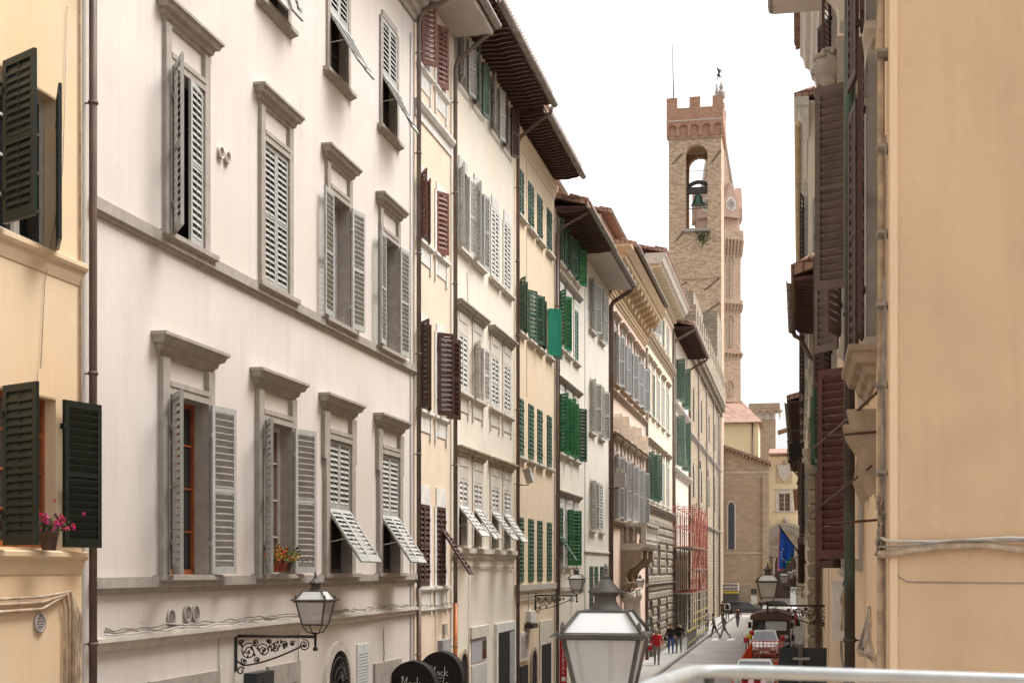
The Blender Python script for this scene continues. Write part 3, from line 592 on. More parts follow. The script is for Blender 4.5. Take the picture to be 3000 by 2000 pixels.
# ---- G: white house with grey shutters and plain soffit
G = Bld('town_house', 'white plastered house with grey shutters and a plain flat soffit before the rose palazzo', 'building', LX-.02, yb(1712), yb(1785), 16.75, 'L', [M['pG']])
cw = [(1725,1741),(1752,1767)]; sg = dict(fw=.1,ft=.03,fm='spale',sill=(.12,.05),sp=.12,lm='lgrey')
row(G, cw, 14.15, 16.1, sg, [('O',160,155),('O',155,165)], ['lgrey','lgrey'], .95); row(G, cw, 10.2, 12.2, sg, [('O',155,152),('O',155,160)], ['lgrey','lgrey'], .95)
row(G, cw, 6.4, 8.3, sg, [('O',150,165),'C'], ['lgrey','lgrey'], .9); row(G, [(1727,1736),(1741,1751),(1757,1767)], 3.2, 5.0, dict(sg,fw=0,sill=None), ['C','C','C'], ['lgreen','lgreen','lgreen'], .9)
G.walls(); MB().box(0,G.w,-1.0,0,16.73,16.85).build('eave_soffit', M['soffit'], G.root); roof(G, 1.02, z=16.8); gutter(G, 0, G.w+.05, -1.1, 16.9, .1)
moulding(G,'string_course',5.5,[(0,.02),(.05,.06),(.12,.05)],m='spale'); downpipe(G, G.w+.05, 16.3, 0, .09, ov=1.0, ze=16.9, m='pipe'); cable(G,[(.15,-.02,16),(.15,-.02,1)],.012,'cableg')
# ---- H: rose palazzo with heavy cornice
def consoles(b, z, h, p, sp, m, w=.16, x0=0, x1=None):
    def mk():
        mb = MB(); pr = [(0,0),(-p*.35,h*.05),(-p*.45,h*.3),(-p*.3,h*.5),(-p*.55,h*.62),(-p*.95,h*.75),(-p,h*.92),(-p,h),(0,h)]; n = len(pr)
        vs = [(-w/2,y,q) for y,q in pr]+[(w/2,y,q) for y,q in pr]; mb._a(vs,[tuple(range(n)),tuple(range(2*n-1,n-1,-1))]+[(i,(i+1)%n,(i+1)%n+n,i+n) for i in range(n)])
        mb.tube([(-w/2-.02,-p*.72,h*.86),(w/2+.02,-p*.72,h*.86)],h*.1,8); return mb.mesh('console', M[m])
    me = mk(); x = x0+sp/2; x1 = b.w if x1 is None else x1
    while x < x1: link('console', me, b.root, (x,0,z)); x += sp
H = Bld('palazzo', 'rose plastered palazzo with a golden bracketed cornice, grey shutters and a stone balcony', 'building', LX, yb(1785), yb(1890), 18.6, 'L', [M['pH']])
cw = [(1793,1808),(1816,1831),(1836,1850),(1855,1868),(1872,1884)]; sh_ = dict(fw=.18,ft=.08,lt=.2,ext=.5,fm='sgrey',ped=(.48,1.15,.06),pm='sbrown',sill=(.2,.1),sm='sbrown',sp=.13,lm='ldgrey')
row(H, cw, 12.95, 15.2, sh_, [('O',162,162)]*5, None, 1.1)
row(H, cw, 7.1, 9.85, dict(sh_,ped=(.5,1.2,.1),sill=(.15,.1)), [('O',160,162)]*5, None, 1.1)
H.walls()
mb = MB()
for i,(a,c) in enumerate(cw):                   # pointed and curved heads over the piano nobile
    x = (H.lx(a)+H.lx(c))/2; pts = [(x-.95,10.75),(x+.95,10.75)]+([(x+.95-.095*k,10.75+.95*math.sin(math.pi*(k+1)/20)) for k in range(1,19)] if i%2 == 0 else [(x,11.85)])
    mb.prism(pts,-.3,0)
mb.build('window_heads', M['sbrown'], H.root)
moulding(H,'entablature',10.55,scalep(PED,.8,1.2),m='sbrown'); moulding(H,'string_course',6.7,scalep(PED,1.1,.9),m='sbrown'); moulding(H,'string_course',12.35,scalep(PED,.9,.8),m='sbrown')
moulding(H,'architrave',16.5,[(0,0),(.02,.06),(.12,.06),(.14,.12),(.24,.14),(.3,.2),(.36,.2)],m='sgold')
mb = MB(); x = .4
while x < H.w-.3:
    mb.blob((x+.68,-.03,17.25),.26,5,(1.2,.5,1)); x += 1.35
mb.box(0,H.w,-.04,0,16.86,17.5); mb.build('frieze', M['sgold'], H.root); consoles(H, 17.0, .85, .75, 1.35, 'sgold', .4)
moulding(H,'cornice',17.85,[(0,.7),(.08,.78),(.22,.8),(.24,.86),(.45,1.0),(.52,1.05),(.62,1.05)],m='sgold',e=.9)
roof(H, 1.1, 1.4, z=18.5); gutter(H, 0, H.w+.1, -1.18, 18.62, .1); downpipe(H, H.w, 16.3, 6, .06, ov=0, m='pipe')
for s_,(pa,pb) in enumerate(((1790,1812),)): flat(H,'side_panel',0.02,.75,9.9,12.2,.05,'sbrown')
# balcony
mb = MB(); x0, x1, p = H.lx(1818)+.1, H.lx(1818)+5.6, 1.15
mb.mould(x0,x1,5.75,[(0,p-.25),(.08,p-.2),(.12,p-.08),(.22,p-.03),(.3,p)],.0); mb.mould(x0,x1,6.82,[(0,p-.02),(.05,p+.03),(.16,p+.05)],.04); mb.build('balcony_slab', M['spale'], H.root)
mb = MB(); bal = [(.05,0),(.07,.02),(.05,.06),(.085,.2),(.05,.36),(.04,.5),(.06,.6),(.07,.77)]
bme = MB().lathe(bal,8).mesh('baluster', M['spale']); x = x0+.4
while x < x1-.25: link('baluster', bme, H.root, (x,-p+.1,6.05)); x += .3
for xx in (x0+.1,x1-.1):
    for y in (-.3,-.6): link('baluster', bme, H.root, (xx,y,6.05))
    MB().box(xx-.12,xx+.12,-p+.0,-p+.24,6.04,6.82).build('balcony_pier', M['spale'], H.root); MB().box(xx-.12,xx+.12,-.12,0,6.04,6.82).build('balcony_pier', M['spale'], H.root)
for xx in (x0+.2,x0+2.6,x1-.5):
    mb = MB(); pr = [(0,3.9),(-.22,4.0),(-.3,4.3),(-.2,4.6),(-.35,4.85),(-.7,5.05),(-.95,5.35),(-.95,5.74),(0,5.74)]; n = len(pr)
    vs = [(xx-.2,y,q) for y,q in pr]+[(xx+.2,y,q) for y,q in pr]; mb._a(vs,[tuple(range(n)),tuple(range(2*n-1,n-1,-1))]+[(i,(i+1)%n,(i+1)%n+n,i+n) for i in range(n)]); mb.build('balcony_console', M['sbrown'], H.root)
for xx in (x0+.2,x0+3.0): MB().lathe([(.3,0),(.3,.3),(.22,.35),(.2,3.3),(.26,3.4),(.34,3.6),(.34,3.85)],14,(xx,-.32,0)).build('portal_column', M['spale'], H.root)
moulding(H,'portal_entablature',4.0,scalep(PED,1.1,1.6),x0-.3,x0+4,'sbrown'); archdoor(H,1858,1872,1740,'void','sbrown',.25)
# ---- I: butter coloured palazzo
I = Bld('palazzo', 'butter coloured palazzo with a modillion cornice over a grey rusticated ground floor', 'building', LX, yb(1890), yb(1970), 21.0, 'L', [M['pI']])
cw = [(1894,1904),(1908,1918),(1922,1932),(1937,1946),(1951,1960)]; si = dict(fw=.16,ft=.06,fm='spale',sill=(.15,.06),sp=.14,lm='lmgreen')
row(I, cw, 17.9, 19.6, dict(si,fw=.12), ['C',('O',160,150),'C','C','C'], ['lmgreen','ldgrey','lwhite','lmgreen','lwhite'], 1.1)
row(I, cw, 13.2, 15.6, dict(si,ped=(.4,1.0,.05),ext=.42,pm='sbrown'), ['C']*5, ['lmgreen','lmgreen','lgrey','lgrey','lgrey'], 1.15)
row(I, cw, 8.6, 11.1, dict(si,ped=(.4,1.3,.05),ext=.42,pm='sbrown'), [('O',150,150),('O',120,160),'C','C','C'], ['lmgreen','lmgreen','lmgreen','lgrey','lgrey'], 1.2)
I.walls(); moulding(I,'string_course',16.9,scalep(PED,2.2,1.2),m='sbrown'); moulding(I,'string_course',7.9,scalep(PED,1.5,1.4),m='sgrey'); moulding(I,'architrave',20.1,scalep(STR,1.2,1.2),m='pI')
consoles(I, 20.4, .5, .75, .7, 'pI', .2); moulding(I,'cornice',20.9,[(0,.75),(.08,.8),(.12,.9),(.4,1.0),(.48,1.08),(.55,1.08)],m='spale'); roof(I, 1.1, 1.4, z=21.4)
mb = MB()
for i in range(int(7.7/.45)):
    z = .05+i*.45; k = 0; x = .03-(.3 if i%2 else 0)
    while x < I.w-.1:
        a, c = max(.02,x), min(I.w-.02,x+.85)
        if not any(abs((a+c)/2-I.lx(q)) < .75 and 2.4 > 0 and (z < 3.1 or 4.3 < z < 6.2) for q in (1902,1924,1947)): mb.mould(a,c,z,[(.0,.0),(.02,.1),(.1,.14),(.34,.14),(.42,.1),(.43,.02)],-.3)
        x += .88
mb.build('rusticated_blocks', M['rust'], I.root)
for q in (1902,1924,1947):
    flat(I,'ground_floor_opening',I.lx(q)-.7,I.lx(q)+.7,0,3.1,.03,'void'); flat(I,'ground_floor_window',I.lx(q)-.55,I.lx(q)+.55,4.4,6.2,.04,'cdgrey')
moulding(I,'string_course',3.9,scalep(PED,.8,1.1),m='sgrey'); downpipe(I, I.w-.2, 20, 0, .07, m='pipe'); downpipe(I, .1, 16.5, 0, .07, m='pipe')
# ---- J: chalk white house with dark eave, scaffold in front
J = Bld('town_house', 'chalk white house with green shutters and a dark timber eave behind the red scaffold', 'building', LX, yb(1970), yb(2017), 20.3, 'L', [M['pJ']])
cw = [(1978,1987),(1995,2004)]; sj = dict(fw=.12,ft=.05,fm='spale',sp=.14,lm='lmgreen')
row(J, cw, 16.0, 18.6, sj, [('O',130,155),('O',130,155)], None, 1.5); row(J, cw, 11.7, 14.9, sj, [('O',130,150),('O',130,150)], None, 1.5)
J.walls(); moulding(J,'string_course',15.2,scalep(PED,1.6,1.2),m='spale'); moulding(J,'string_course',10.9,scalep(PED,1.8,1.3),m='spale'); eave_rafters(J, 1.35, .5, ln=False); roof(J, 1.4)
gutter(J, 0, J.w, -1.45, 20.3, .1); downpipe(J, .15, 19.5, 0, .09, ov=1.4, ze=20.3, m='pipeg'); downpipe(J, J.w-.1, 19.5, 0, .08, ov=1.4, ze=20.3, m='pipe')
for x in (2.5,6,9.5): flat(J,'ground_floor_opening',x-.8,x+.8,0,3.2,.02,'void'); flat(J,'ground_floor_window',x-.6,x+.6,5.5,8.5,.02,'cdgrey')
# ---- K: fortress palace
K = Bld('stone_palace', 'dark rubble stone fortress palace with a corbelled parapet at the far left corner', 'building', LX, yb(2017)+.02, yb(2110), 21.6, 'L', [M['bargl']], 12)
K.walls()
mb = MB(); x = .35
while x < K.w-.2: mb.box(x-.16,x+.16,-.28,0,20.4,20.9); mb.box(x-.16,x+.16,-.5,0,20.9,21.5); x += .95
mb.box(0,K.w+.3,-.55,.4,21.5,23.0); x = 0
while x < K.w-.6: mb.box(x,x+1.4,-.55,-.05,23.0,24.2); x += 2.5
mb.build('parapet', M['barg'], K.root)
moulding(K,'string_course',14.6,scalep(PED,1.3,.9),m='sgrey'); moulding(K,'string_course',8.3,scalep(PED,1.3,.9),m='sgrey')
for x in (9,19,29,38): downpipe(K, x, 20.3, 0, .07, y=-.14, m='pipeg', clips=6)
MB().box(K.w-1.5,K.w-.0,-.12,.3,0,20.4).build('corner_pilaster', M['sbrown'], K.root)
for x in (5,14,24,33):
    for z in (10.4,16.2):
        mb = MB(); mb.prism([(x-.6,z),(x+.6,z),(x+.6,z+2)]+[(x+.6*math.cos(t),z+2+.6*math.sin(t)) for t in (.5,1.05,1.57,2.1,2.64)]+[(x-.6,z+2)],-.03,.02); mb.c = 1
        mb.box(x-.04,x+.04,-.05,-.03,z,z+2.5); mb.build('arched_window', [M['void'],M['spale']], K.root)
for x in (11.5,21.5,31): flat(K,'iron_tie',x-.15,x+.15,13,13.6,.12,'iron')
mb = MB(); mb.box(-3,3,0,12,0,28.9); b1 = mb.build('palace_block', M['barg']); b1.location = (-11.9,122,0); b1['label'] = 'grey rubble palace block behind the dark eave, left of the tower foot'; b1['category'] = 'building'
mb = MB(); mb.box(-1.9,1.9,0,9,0,30.2); mb.box(-1.7,2.3,-.15,9,24.2,24.45); b2 = mb.build('palace_block', M['barg']); b2.location = (-9.75,139.5,0); b2['label'] = 'dark grey square stone block with a flat top standing before the tower'; b2['category'] = 'building'
#--PART3--
# ================================================================ TOWERS AND THE END OF THE STREET
def arch_wall(mb, x0, x1, z0, z1, a, c, za, zs, y0, y1, n=16, M_=None):
    r = (c-a)/2; xc = (a+c)/2
    if za > z0: mb.prism([(a,z0),(c,z0),(c,za),(a,za)],y0,y1,M_)
    if z0 < za or True:
        mb.prism([(x0,z0),(a,z0),(a,zs),(x0,zs)],y0,y1,M_); mb.prism([(c,z0),(x1,z0),(x1,zs),(c,zs)],y0,y1,M_)
    arc = [(xc-r*math.cos(math.pi*i/n),zs+r*math.sin(math.pi*i/n)) for i in range(n+1)]
    for i in range(n):
        a0, a1 = arc[i], arc[i+1]; mb.prism([a0,a1,(a1[0],z1),(a0[0],z1)],y0,y1,M_)
    mb.prism([(x0,zs),(a,zs),(a,z1),(x0,z1)],y0,y1,M_); mb.prism([(c,zs),(x1,zs),(x1,z1),(c,z1)],y0,y1,M_)
TY = 152.5; T = lambda px: XatY(px,TY); TZ = lambda py,px=2040: ZatY(px,py,TY)
tx0 = T(1959); tw = T(2113)-tx0
tower = empty('bell_tower', (tx0,TY,0), 0, label='tall square stone bell tower with red brick crenellations and an open bell arch', category='tower')
zb, zsp, zc2 = TZ(668), TZ(455), TZ(402)
mb = MB(); mb.box(0,tw,0,tw,0,zb); a, c = T(2009)-tx0, T(2073)-tx0
arch_wall(mb,0,tw,zb,zc2,a,c,zb,zsp,0,.9); arch_wall(mb,0,tw,zb,zc2,a,c,zb,zsp,tw-.9,tw)
for xx in (0,tw-.9): mb.box(xx,xx+.9,.9,tw-.9,zb,zc2)
mb.box(.9,tw-.9,.9,tw-.9,zc2-.6,zc2); mb.build('shaft', M['tower'], tower)
p = .22; zt1, zt2, zt3 = TZ(364), TZ(353), TZ(316)
mb = MB(); mb.box(-p,tw+p,-p,tw+p,zt1+.05,zt3); mb.box(0,tw,0,tw,zc2,zt1+.05)
for k in range(6):                                  # corbelled arches
    x = -p+(tw+2*p)*k/5
    for (u0,u1,v0,v1) in ((max(-p,x-.17),min(tw+p,x+.17),-p,0),):
        mb.box(u0,u1,v0,v1,zc2+.15,zt1+.05); mb.box(u0+.04,u1-.04,v0+.08,v1,zc2-.15,zc2+.15)
        mb.box(tw,tw+p,x-.17 if k else -p+.001,x+.17,zc2+.15,zt1+.05); mb.box(-p,0,x-.17 if k else -p+.001,x+.17,zc2+.15,zt1+.05)
for k in range(5):
    x0_ = -p+(tw+2*p)*k/5+.17; x1_ = -p+(tw+2*p)*(k+1)/5-.17; xc = (x0_+x1_)/2; r = (x1_-x0_)/2
    arc = [(xc-r*math.cos(math.pi*i/8),zt1-.42+r*math.sin(math.pi*i/8)*.9) for i in range(9)]
    for i in range(8): mb.prism([arc[i],arc[i+1],(arc[i+1][0],zt1+.05),(arc[i][0],zt1+.05)],-p,0)
mb.build('corbel_table', M['brick'], tower)
mb = MB(); zt4 = TZ(285); mw = tw+2*p; seg = mw*.19
for y0_,y1_ in ((-p,-p+.6),(tw+p-.6,tw+p)):
    for x in (-p,-p+mw/2-seg/2,tw+p-seg): MB().box(x,x+seg,y0_,y1_,zt3,zt4).build('merlon', M['brick'], tower)
for x in (-p,tw+p-.6): MB().box(x,x+.6,tw/2-seg/2,tw/2+seg/2,zt3,zt4).build('merlon', M['brick'], tower)
mb.box(-p,tw+p,-p,tw+p,zt3-.02,zt3+.02) if False else None
MB().mould(-p,tw+p,zt2-.1,[(0,0),(.06,.08),(.14,.08)],1,-p).build('string_course', M['spale'], tower)
MB().mould(-.0,tw,zc2-.22,[(0,0),(.06,.1),(.14,.1)],1,0).build('string_course', M['sbrown'], tower)
mb = MB(); mb.mould(a-.1,c+.1,zb-.5,[(0,0),(.1,.35),(.4,.35)],.3); mb.build('bell_opening_sill', M['sgrey'], tower)
mb = MB()
for (px,py,dx,dz) in ((1985,462,.55,.55),(2098,462,.5,.6),(1995,835,.7,.35),(2085,835,.8,.6),(2084,905,.9,.6),(1992,690,.4,.5)):
    x, z = T(px)-tx0, TZ(py); mb.tube([(x-dx,-.05,z-dz),(x+dx,-.05,z+dz)],.05,5)
mb.build('iron_ties', M['iron'], tower)
mb = MB(); mb.box(0,tw,-.06,0,TZ(818),TZ(814)); mb.build('stone_band', M['hex'], tower)
mb = MB(); mb.tube([(a,.5,zsp-.2),(c,.5,zsp-.2)],.05,5); mb.tube([(a,.5,TZ(497)),(c,.5,TZ(497))],.035,5); mb.build('tie_rods', M['iron'], tower)
bell = empty('bell', (tx0+(a+c)/2+.05,TY+tw/2-1.2,TZ(590)), 0, label='green bronze bell hanging from its beam in the open arch of the tower', category='bell')
s = .95; MB().lathe([(.02*s,1.2*s),(.3*s,1.15*s),(.45*s,.95*s),(.5*s,.6*s),(.6*s,.3*s),(.82*s,.05*s),(.85*s,0),(.78*s,0)],20).build('bell_body', M['bronze'], bell)
mb = MB(); mb.box(-1.25,1.25,-.3,.3,1.25,1.75); mb.box(-1.3,1.3,-.15,.15,1.75,1.95)
for k in range(9): mb.blob((-.9+k*.22,0,2.15+.35*math.sin(math.pi*(k+.3)/9)),.25,4)
for x in (-1.25,1.25): mb.box(x-.12,x+.12,-.2,.2,.2,1.3)
mb.build('bell_yoke', M['lampm'], bell)
MB().tube([(-1.0,0,-.35),(1.0,0,-.35),(1.0,0,.5)],.05,5).build('bell_frame', M['iron'], bell)
def pole(px, py0, py1, Y, r, lab, lean=0, m='galv'):
    X = XatY(px,Y); o = MB().tube([(0,0,0),(lean,0,ZatY(px,py1,Y)-ZatY(px,py0,Y))],[r,r*.6],8).build('flagpole', M[m], None, (X,Y,ZatY(px,py0,Y)), label=lab, category='pole'); return o
pole(1974,316,130,TY+.3,.075,'leaning bare pole on the left merlon of the bell tower',-.15,'pipe')
pole(1967,316,240,TY+.4,.03,'short thin rod beside the leaning pole on the tower top',0,'pipe')
wp = pole(2113,285,158,TY+.3,.05,'tall thin pole carrying a dark lion weathervane on the right of the tower top')
mb = MB()
for q in ((-.28,0,.0,.17),(-.22,0,.3,.14),(-.3,0,.55,.13),(-.12,0,.45,.1),(-.42,0,.75,.09),(-.15,0,-.2,.1),(-.4,0,-.3,.08)): mb.blob((q[0],0,q[2]+2.4),q[3],5,(1,.5,1.2))
mb.build('weathervane', M['iron'], wp)
MB().lathe([(.2,0),(.45,.1),(.42,.7),(.2,1.0),(.25,1.3),(.05,1.8)],8).build('pole_base', M['sgrey'], wp, (0,0,-.2))
def bush(name, lab, loc, r, n=160, m='leafg', seed=1, sq=(1,.6,1)):
    rr = random.Random(seed); mb = MB()
    for i in range(n):
        v = Vector((rr.gauss(0,.45)*sq[0],rr.gauss(0,.45)*sq[1],rr.gauss(0,.45)*sq[2]))*r; s = r*rr.uniform(.06,.14)
        a_ = Vector((rr.uniform(-1,1),rr.uniform(-1,1),rr.uniform(-1,1))).normalized()*s; b_ = Vector((rr.uniform(-1,1),rr.uniform(-1,1),rr.uniform(-1,1))).normalized()*s
        mb.quad(v-a_,v-b_,v+a_,v+b_)
    return mb.build(name, M[m], None, loc, label=lab, category='plant')
bush('wall_plant','green bush growing out of the tower wall under the bell arch',(T(2062),TY-.2,TZ(695)),1.0,220,seed=3)
# hexagonal bell tower behind
HY = 189; hx = XatY(2096,HY); HZ = lambda py: ZatY(2140,py,HY)
hexa = empty('church_bell_tower', (hx,HY+3.4,0), 0, label='slender hexagonal brick bell tower with a pointed spire behind the square tower', category='tower')
r0 = (XatY(2174,HY)-hx); rot = R(8)
zg = HZ(668)
MB().lathe([(r0,0),(r0,zg)],6,rot=rot).build('shaft', M['hex'], hexa)
for z_, h_, rr_ in ((HZ(740),HZ(668)-HZ(740),.42),(HZ(905),HZ(872)-HZ(905),.3),(HZ(1040),.7,.25),(HZ(1182),.6,.25)):
    mb = MB(); mb.lathe([(r0+.02,0),(r0+rr_*.6,h_*.55),(r0+rr_,h_*.6),(r0+rr_,h_),(r0-.3,h_+.02)],6,(0,0,z_),rot=rot)
    for k in range(6):
        t0, t1 = 2*math.pi*(k+.5)/6+rot, 2*math.pi*(k+1.5)/6+rot; P0 = Vector((math.cos(t0),math.sin(t0),0)); P1 = Vector((math.cos(t1),math.sin(t1),0))
        for j in range(7):
            c_ = P0.lerp(P1,(j+.5)/7)*(r0+rr_*.45); mb.tube([(c_.x,c_.y,z_+h_*.0),(c_.x*1.06,c_.y*1.06,z_+h_*.62)],.11,5)
    mb.build('gallery_cornice', M['hex'], hexa)
def hexface(k, R_):
    t0, t1 = 2*math.pi*(k+.5)/6+rot, 2*math.pi*(k+1.5)/6+rot; P0 = Vector((math.cos(t0),math.sin(t0),0))*R_; P1 = Vector((math.cos(t1),math.sin(t1),0))*R_
    mid = (P0+P1)/2; x = (P1-P0).normalized(); y = -mid.normalized()
    return Matrix(((x.x,y.x,0,mid.x),(x.y,y.y,0,mid.y),(0,0,1,0),(0,0,0,1)))
for k in range(6):
    Mx = hexface(k, r0)
    for z0_, z1_ in ((HZ(870),HZ(745)),(HZ(1013),HZ(920)),(HZ(1160),HZ(1112))):
        mb = MB(); w_ = .55; arc = [(w_*math.cos(math.pi*i/10),z1_-w_*1.4+w_*1.4*math.sin(math.pi*i/10)) for i in range(11)]
        mb.prism([(-w_,z0_),(w_,z0_)]+arc,-.03,.05,Mx); mb.c = 1
        ao = [(1.3*x_,z1_-w_*1.4+(z_-z1_+w_*1.4)*1.25) for x_,z_ in arc]
        for i in range(10): mb.prism([arc[i],ao[i],ao[i+1],arc[i+1]],-.12,.02,Mx)
        mb.box(-.07,.07,-.1,.0,z0_,z1_-.3,Mx); mb.build('arched_window', [M['sbrown'],M['hex']], hexa)
zs0, zs1 = HZ(640), ZatY(2097,250,HY)
MB().lathe([(r0*.97,zg),(r0*.93,HZ(628)),(r0*.86,HZ(625)),(.12,zs1),(.02,zs1+.6)],6,rot=rot).build('spire', M['spire'], hexa)
for k in range(6):
    t0 = 2*math.pi*(k+.5)/6+rot
    MB().tube([(r0*.9*math.cos(t0),r0*.9*math.sin(t0),HZ(628)),(.12*math.cos(t0),.12*math.sin(t0),zs1)],.13,5).build('spire_rib', M['spale'], hexa)
    Mx = hexface(k, r0*1.02); g0, g1 = HZ(632), HZ(530); gw = r0*.42
    mb = MB(); mb.prism([(-gw,g0),(gw,g0),(gw*.9,g0+(g1-g0)*.35),(.12,g1),(-.12,g1),(-gw*.9,g0+(g1-g0)*.35)],-.2,.9,Mx); mb.c = 1
    zc_ = g0+(g1-g0)*.38
    for dx,dz in ((.3,0),(-.3,0),(0,.36),(0,-.36)): mb.prism([(dx+.36*math.cos(2*math.pi*i/10),zc_+dz+.4*math.sin(2*math.pi*i/10)) for i in range(10)],-.26,-.1,Mx)
    mb.c = 2; mb.prism([(.8*math.cos(2*math.pi*i/16),zc_+.95*math.sin(2*math.pi*i/16)) for i in range(16)],-.23,-.1,Mx)
    mb.build('gable', [M['spire'],M['sgrey'],M['spale']], hexa)
MB().box(-3,3,-.0,.1,0,.1)
MB().lathe([(.3,0),(.1,1),(.12,1.2),(.03,1.4),(.03,4)],8,(0,0,zs1)).build('spire_finial', M['sgrey'], hexa)
# end of street
def fb(name, lab, Y, pa, pb, pt, wm, dep=8, pyl=None):
    x0, x1 = XatY(pa,Y), XatY(pb,Y); return Bld(name, lab, 'building', Y, x0, x1, ZatY((pa+pb)/2,pt,Y), 'F', [M[wm]], dep)
CH = empty('church', (XatY(2096,158),158,0), 0, label='brown stone church end wall with a sloping roofline and a tall narrow gothic window', category='church')
cx = lambda px: XatY(px,158)-XatY(2096,158); cz = lambda px,py: ZatY(px,py,158)
P_ = [(0,0),(cx(2252),0),(cx(2252),cz(2252,1352)),(cx(2112),cz(2112,1302)),(0,cz(2112,1302)+.3)]
mb = MB(); mb.prism(P_,0,9); mb.build('wall', M['church'], CH)
mb = MB(); q0, q1 = (0-.1,cz(2112,1302)+.33), (cx(2258),cz(2254,1354))
mb.prism([(q0[0],q0[1]-.25),(q1[0],q1[1]-.25),(q1[0],q1[1]+.05),(q0[0],q0[1]+.05)],-.5,9.3); mb.build('roof', M['tile'], CH)
mb = MB(); n = 16
for i in range(n):
    t = i/n; x = q0[0]+(q1[0]-q0[0])*t; z = q0[1]+(q1[1]-q0[1])*t-.3; mb.box(x,x+.16,-.4,0,z-.3,z)
mb.build('corbels', M['sbrown'], CH)
MB().mould(0,cx(2250),cz(2200,1386),[(0,.0),(.1,.1),(.22,.14)],1).build('string_course', M['spale'], CH)
MB().mould(0,cx(2234),cz(2200,1622),[(0,.0),(.1,.16),(.22,.2)],1).build('string_course', M['spale'], CH)
MB().box(cx(2234),cx(2253),-.35,0,0,cz(2240,1390)).build('buttress', M['church'], CH)
def lancet(b, xa, xb, z0, z1, mats, y=-.04, fr=.14):
    mb = MB(); w = (xb-xa)/2; xc = (xa+xb)/2; zs = z1-w*1.7
    arc = [(xc+w,zs)]+[(xc+w*math.cos(math.pi/2*i/6),zs+w*1.7*math.sin(math.pi/2*i/6)) for i in range(1,7)]+[(xc-w*math.sin(math.pi/2*i/6),zs+w*1.7*math.cos(math.pi/2*i/6)) for i in range(1,7)]
    mb.prism([(xc-w,z0),(xc+w,z0)]+arc[:],y,.01); mb.c = 1
    ao = [(xc+(x-xc)*(1+fr/w),zs+(z-zs)*(1+fr/w/1.7)) for x,z in arc]
    for i in range(len(arc)-1): mb.prism([arc[i],ao[i],ao[i+1],arc[i+1]],y-.06,0)
    mb.prism([(xc+w,z0),(xc+w+fr,z0),(xc+w+fr,zs),(xc+w,zs)],y-.06,0); mb.prism([(xc-w-fr,z0),(xc-w,z0),(xc-w,zs),(xc-w-fr,zs)],y-.06,0)
    mb.c = 2; z = z0+.3
    while z < z1-.4: mb.box(xc-w,xc+w,y-.02,y,z,z+.03); z += .42
    mb.box(xc-.02,xc+.02,y-.02,y,z0,z1-.2); return mb.build('gothic_window', mats, b)
lancet(CH, cx(2133), cx(2152), cz(2142,1608), cz(2142,1470), [M['leadg'],M['spale'],M['iron']])
MB().box(cx(2200),cx(2218),-.05,0,cz(2210,1738),cz(2210,1724)).build('wall_opening', M['cdgrey'], CH)
MB().box(cx(2200),cx(2218),-.08,0,cz(2210,1768),cz(2210,1744)).build('notice_board', M['chalk'], CH)
kio = empty('street_kiosk', (XatY(2140,157.4),157.2,0), 0, label='small dark kiosk under a cream awning board at the foot of the church wall', category='kiosk')
kw = XatY(2164,157.2)-XatY(2116,157.2)
MB().box(-kw/2,kw/2,-1,.5,.3,2.2).build('kiosk_body', M['cdgrey'], kio); mb = MB(); mb.box(-kw/2-.05,kw/2+.05,-1.15,.5,2.5,3.3); mb.c = 1
for j in (0,1):
    x = -kw/2+.1
    while x < kw/2-.15: mb.box(x,x+.1,-1.17,-1.149,2.6+j*.37,2.85+j*.37); x += .15
mb.build('awning_board', [M['swhite'],M['wdark']], kio); MB().box(-kw/2,kw/2,-1.05,.5,2.2,2.4).build('yellow_shelf', M['yelp'], kio)  # shelf strip below the board, plain yellow
Y1 = fb('portal_building','butter yellow building with a carved stone shield, one framed window and an arched church portal', 160, 2252, 2395, 1334, 'pY', 9)
lx, lz = Y1.lx, Y1.lz
win(Y1, lx(2298), lz(2298,1497), lz(2298,1444), lx(2315)-lx(2281), dict(fw=.3,ft=.1,fm='spale',ped=(.3,.8,.1),sill=(.2,.15)), ('N',0,0,'curtain'))
Y1.walls(); moulding(Y1,'cornice',Y1.zt-.5,[(0,.02),(.1,.06),(.4,.1)],m='pY'); roof(Y1, .6, 1.0)
mb = MB(); x0, x1, z0, z1 = lx(2275), lx(2321), lz(2298,1415), lz(2298,1358); mb.box(x0,x1,-.1,0,z0,z1); xc = (x0+x1)/2; mb.c = 1
mb.prism([(xc,z0+.1),(xc+.62,z0+.8),(xc+.68,z1-.3),(xc+.3,z1-.12),(xc,z1-.2),(xc-.3,z1-.12),(xc-.68,z1-.3),(xc-.62,z0+.8)],-.24,-.1)
for k in (-.3,0,.3): mb.box(xc+k-.05,xc+k+.05,-.27,-.24,z0+.6,z1-.45)
for sx in (-1,1):
    for j in range(4): mb.blob((xc+sx*(.75-.05*j),-.14,z1-.15-.2*j),.14,5)
mb.prism([(xc-.3,z1),(xc+.3,z1),(xc,z1+.55)],-.14,0); mb.c = 2; mb.blob((xc,-.14,z1+.2),.22,5); mb.build('carved_shield', [M['sgold'],M['spale'],M['sgrey']], Y1.root)
px0, zs_ = lx(2301), lz(2298,1594); rO = lx(2366)-lx(2301)
mb = MB()
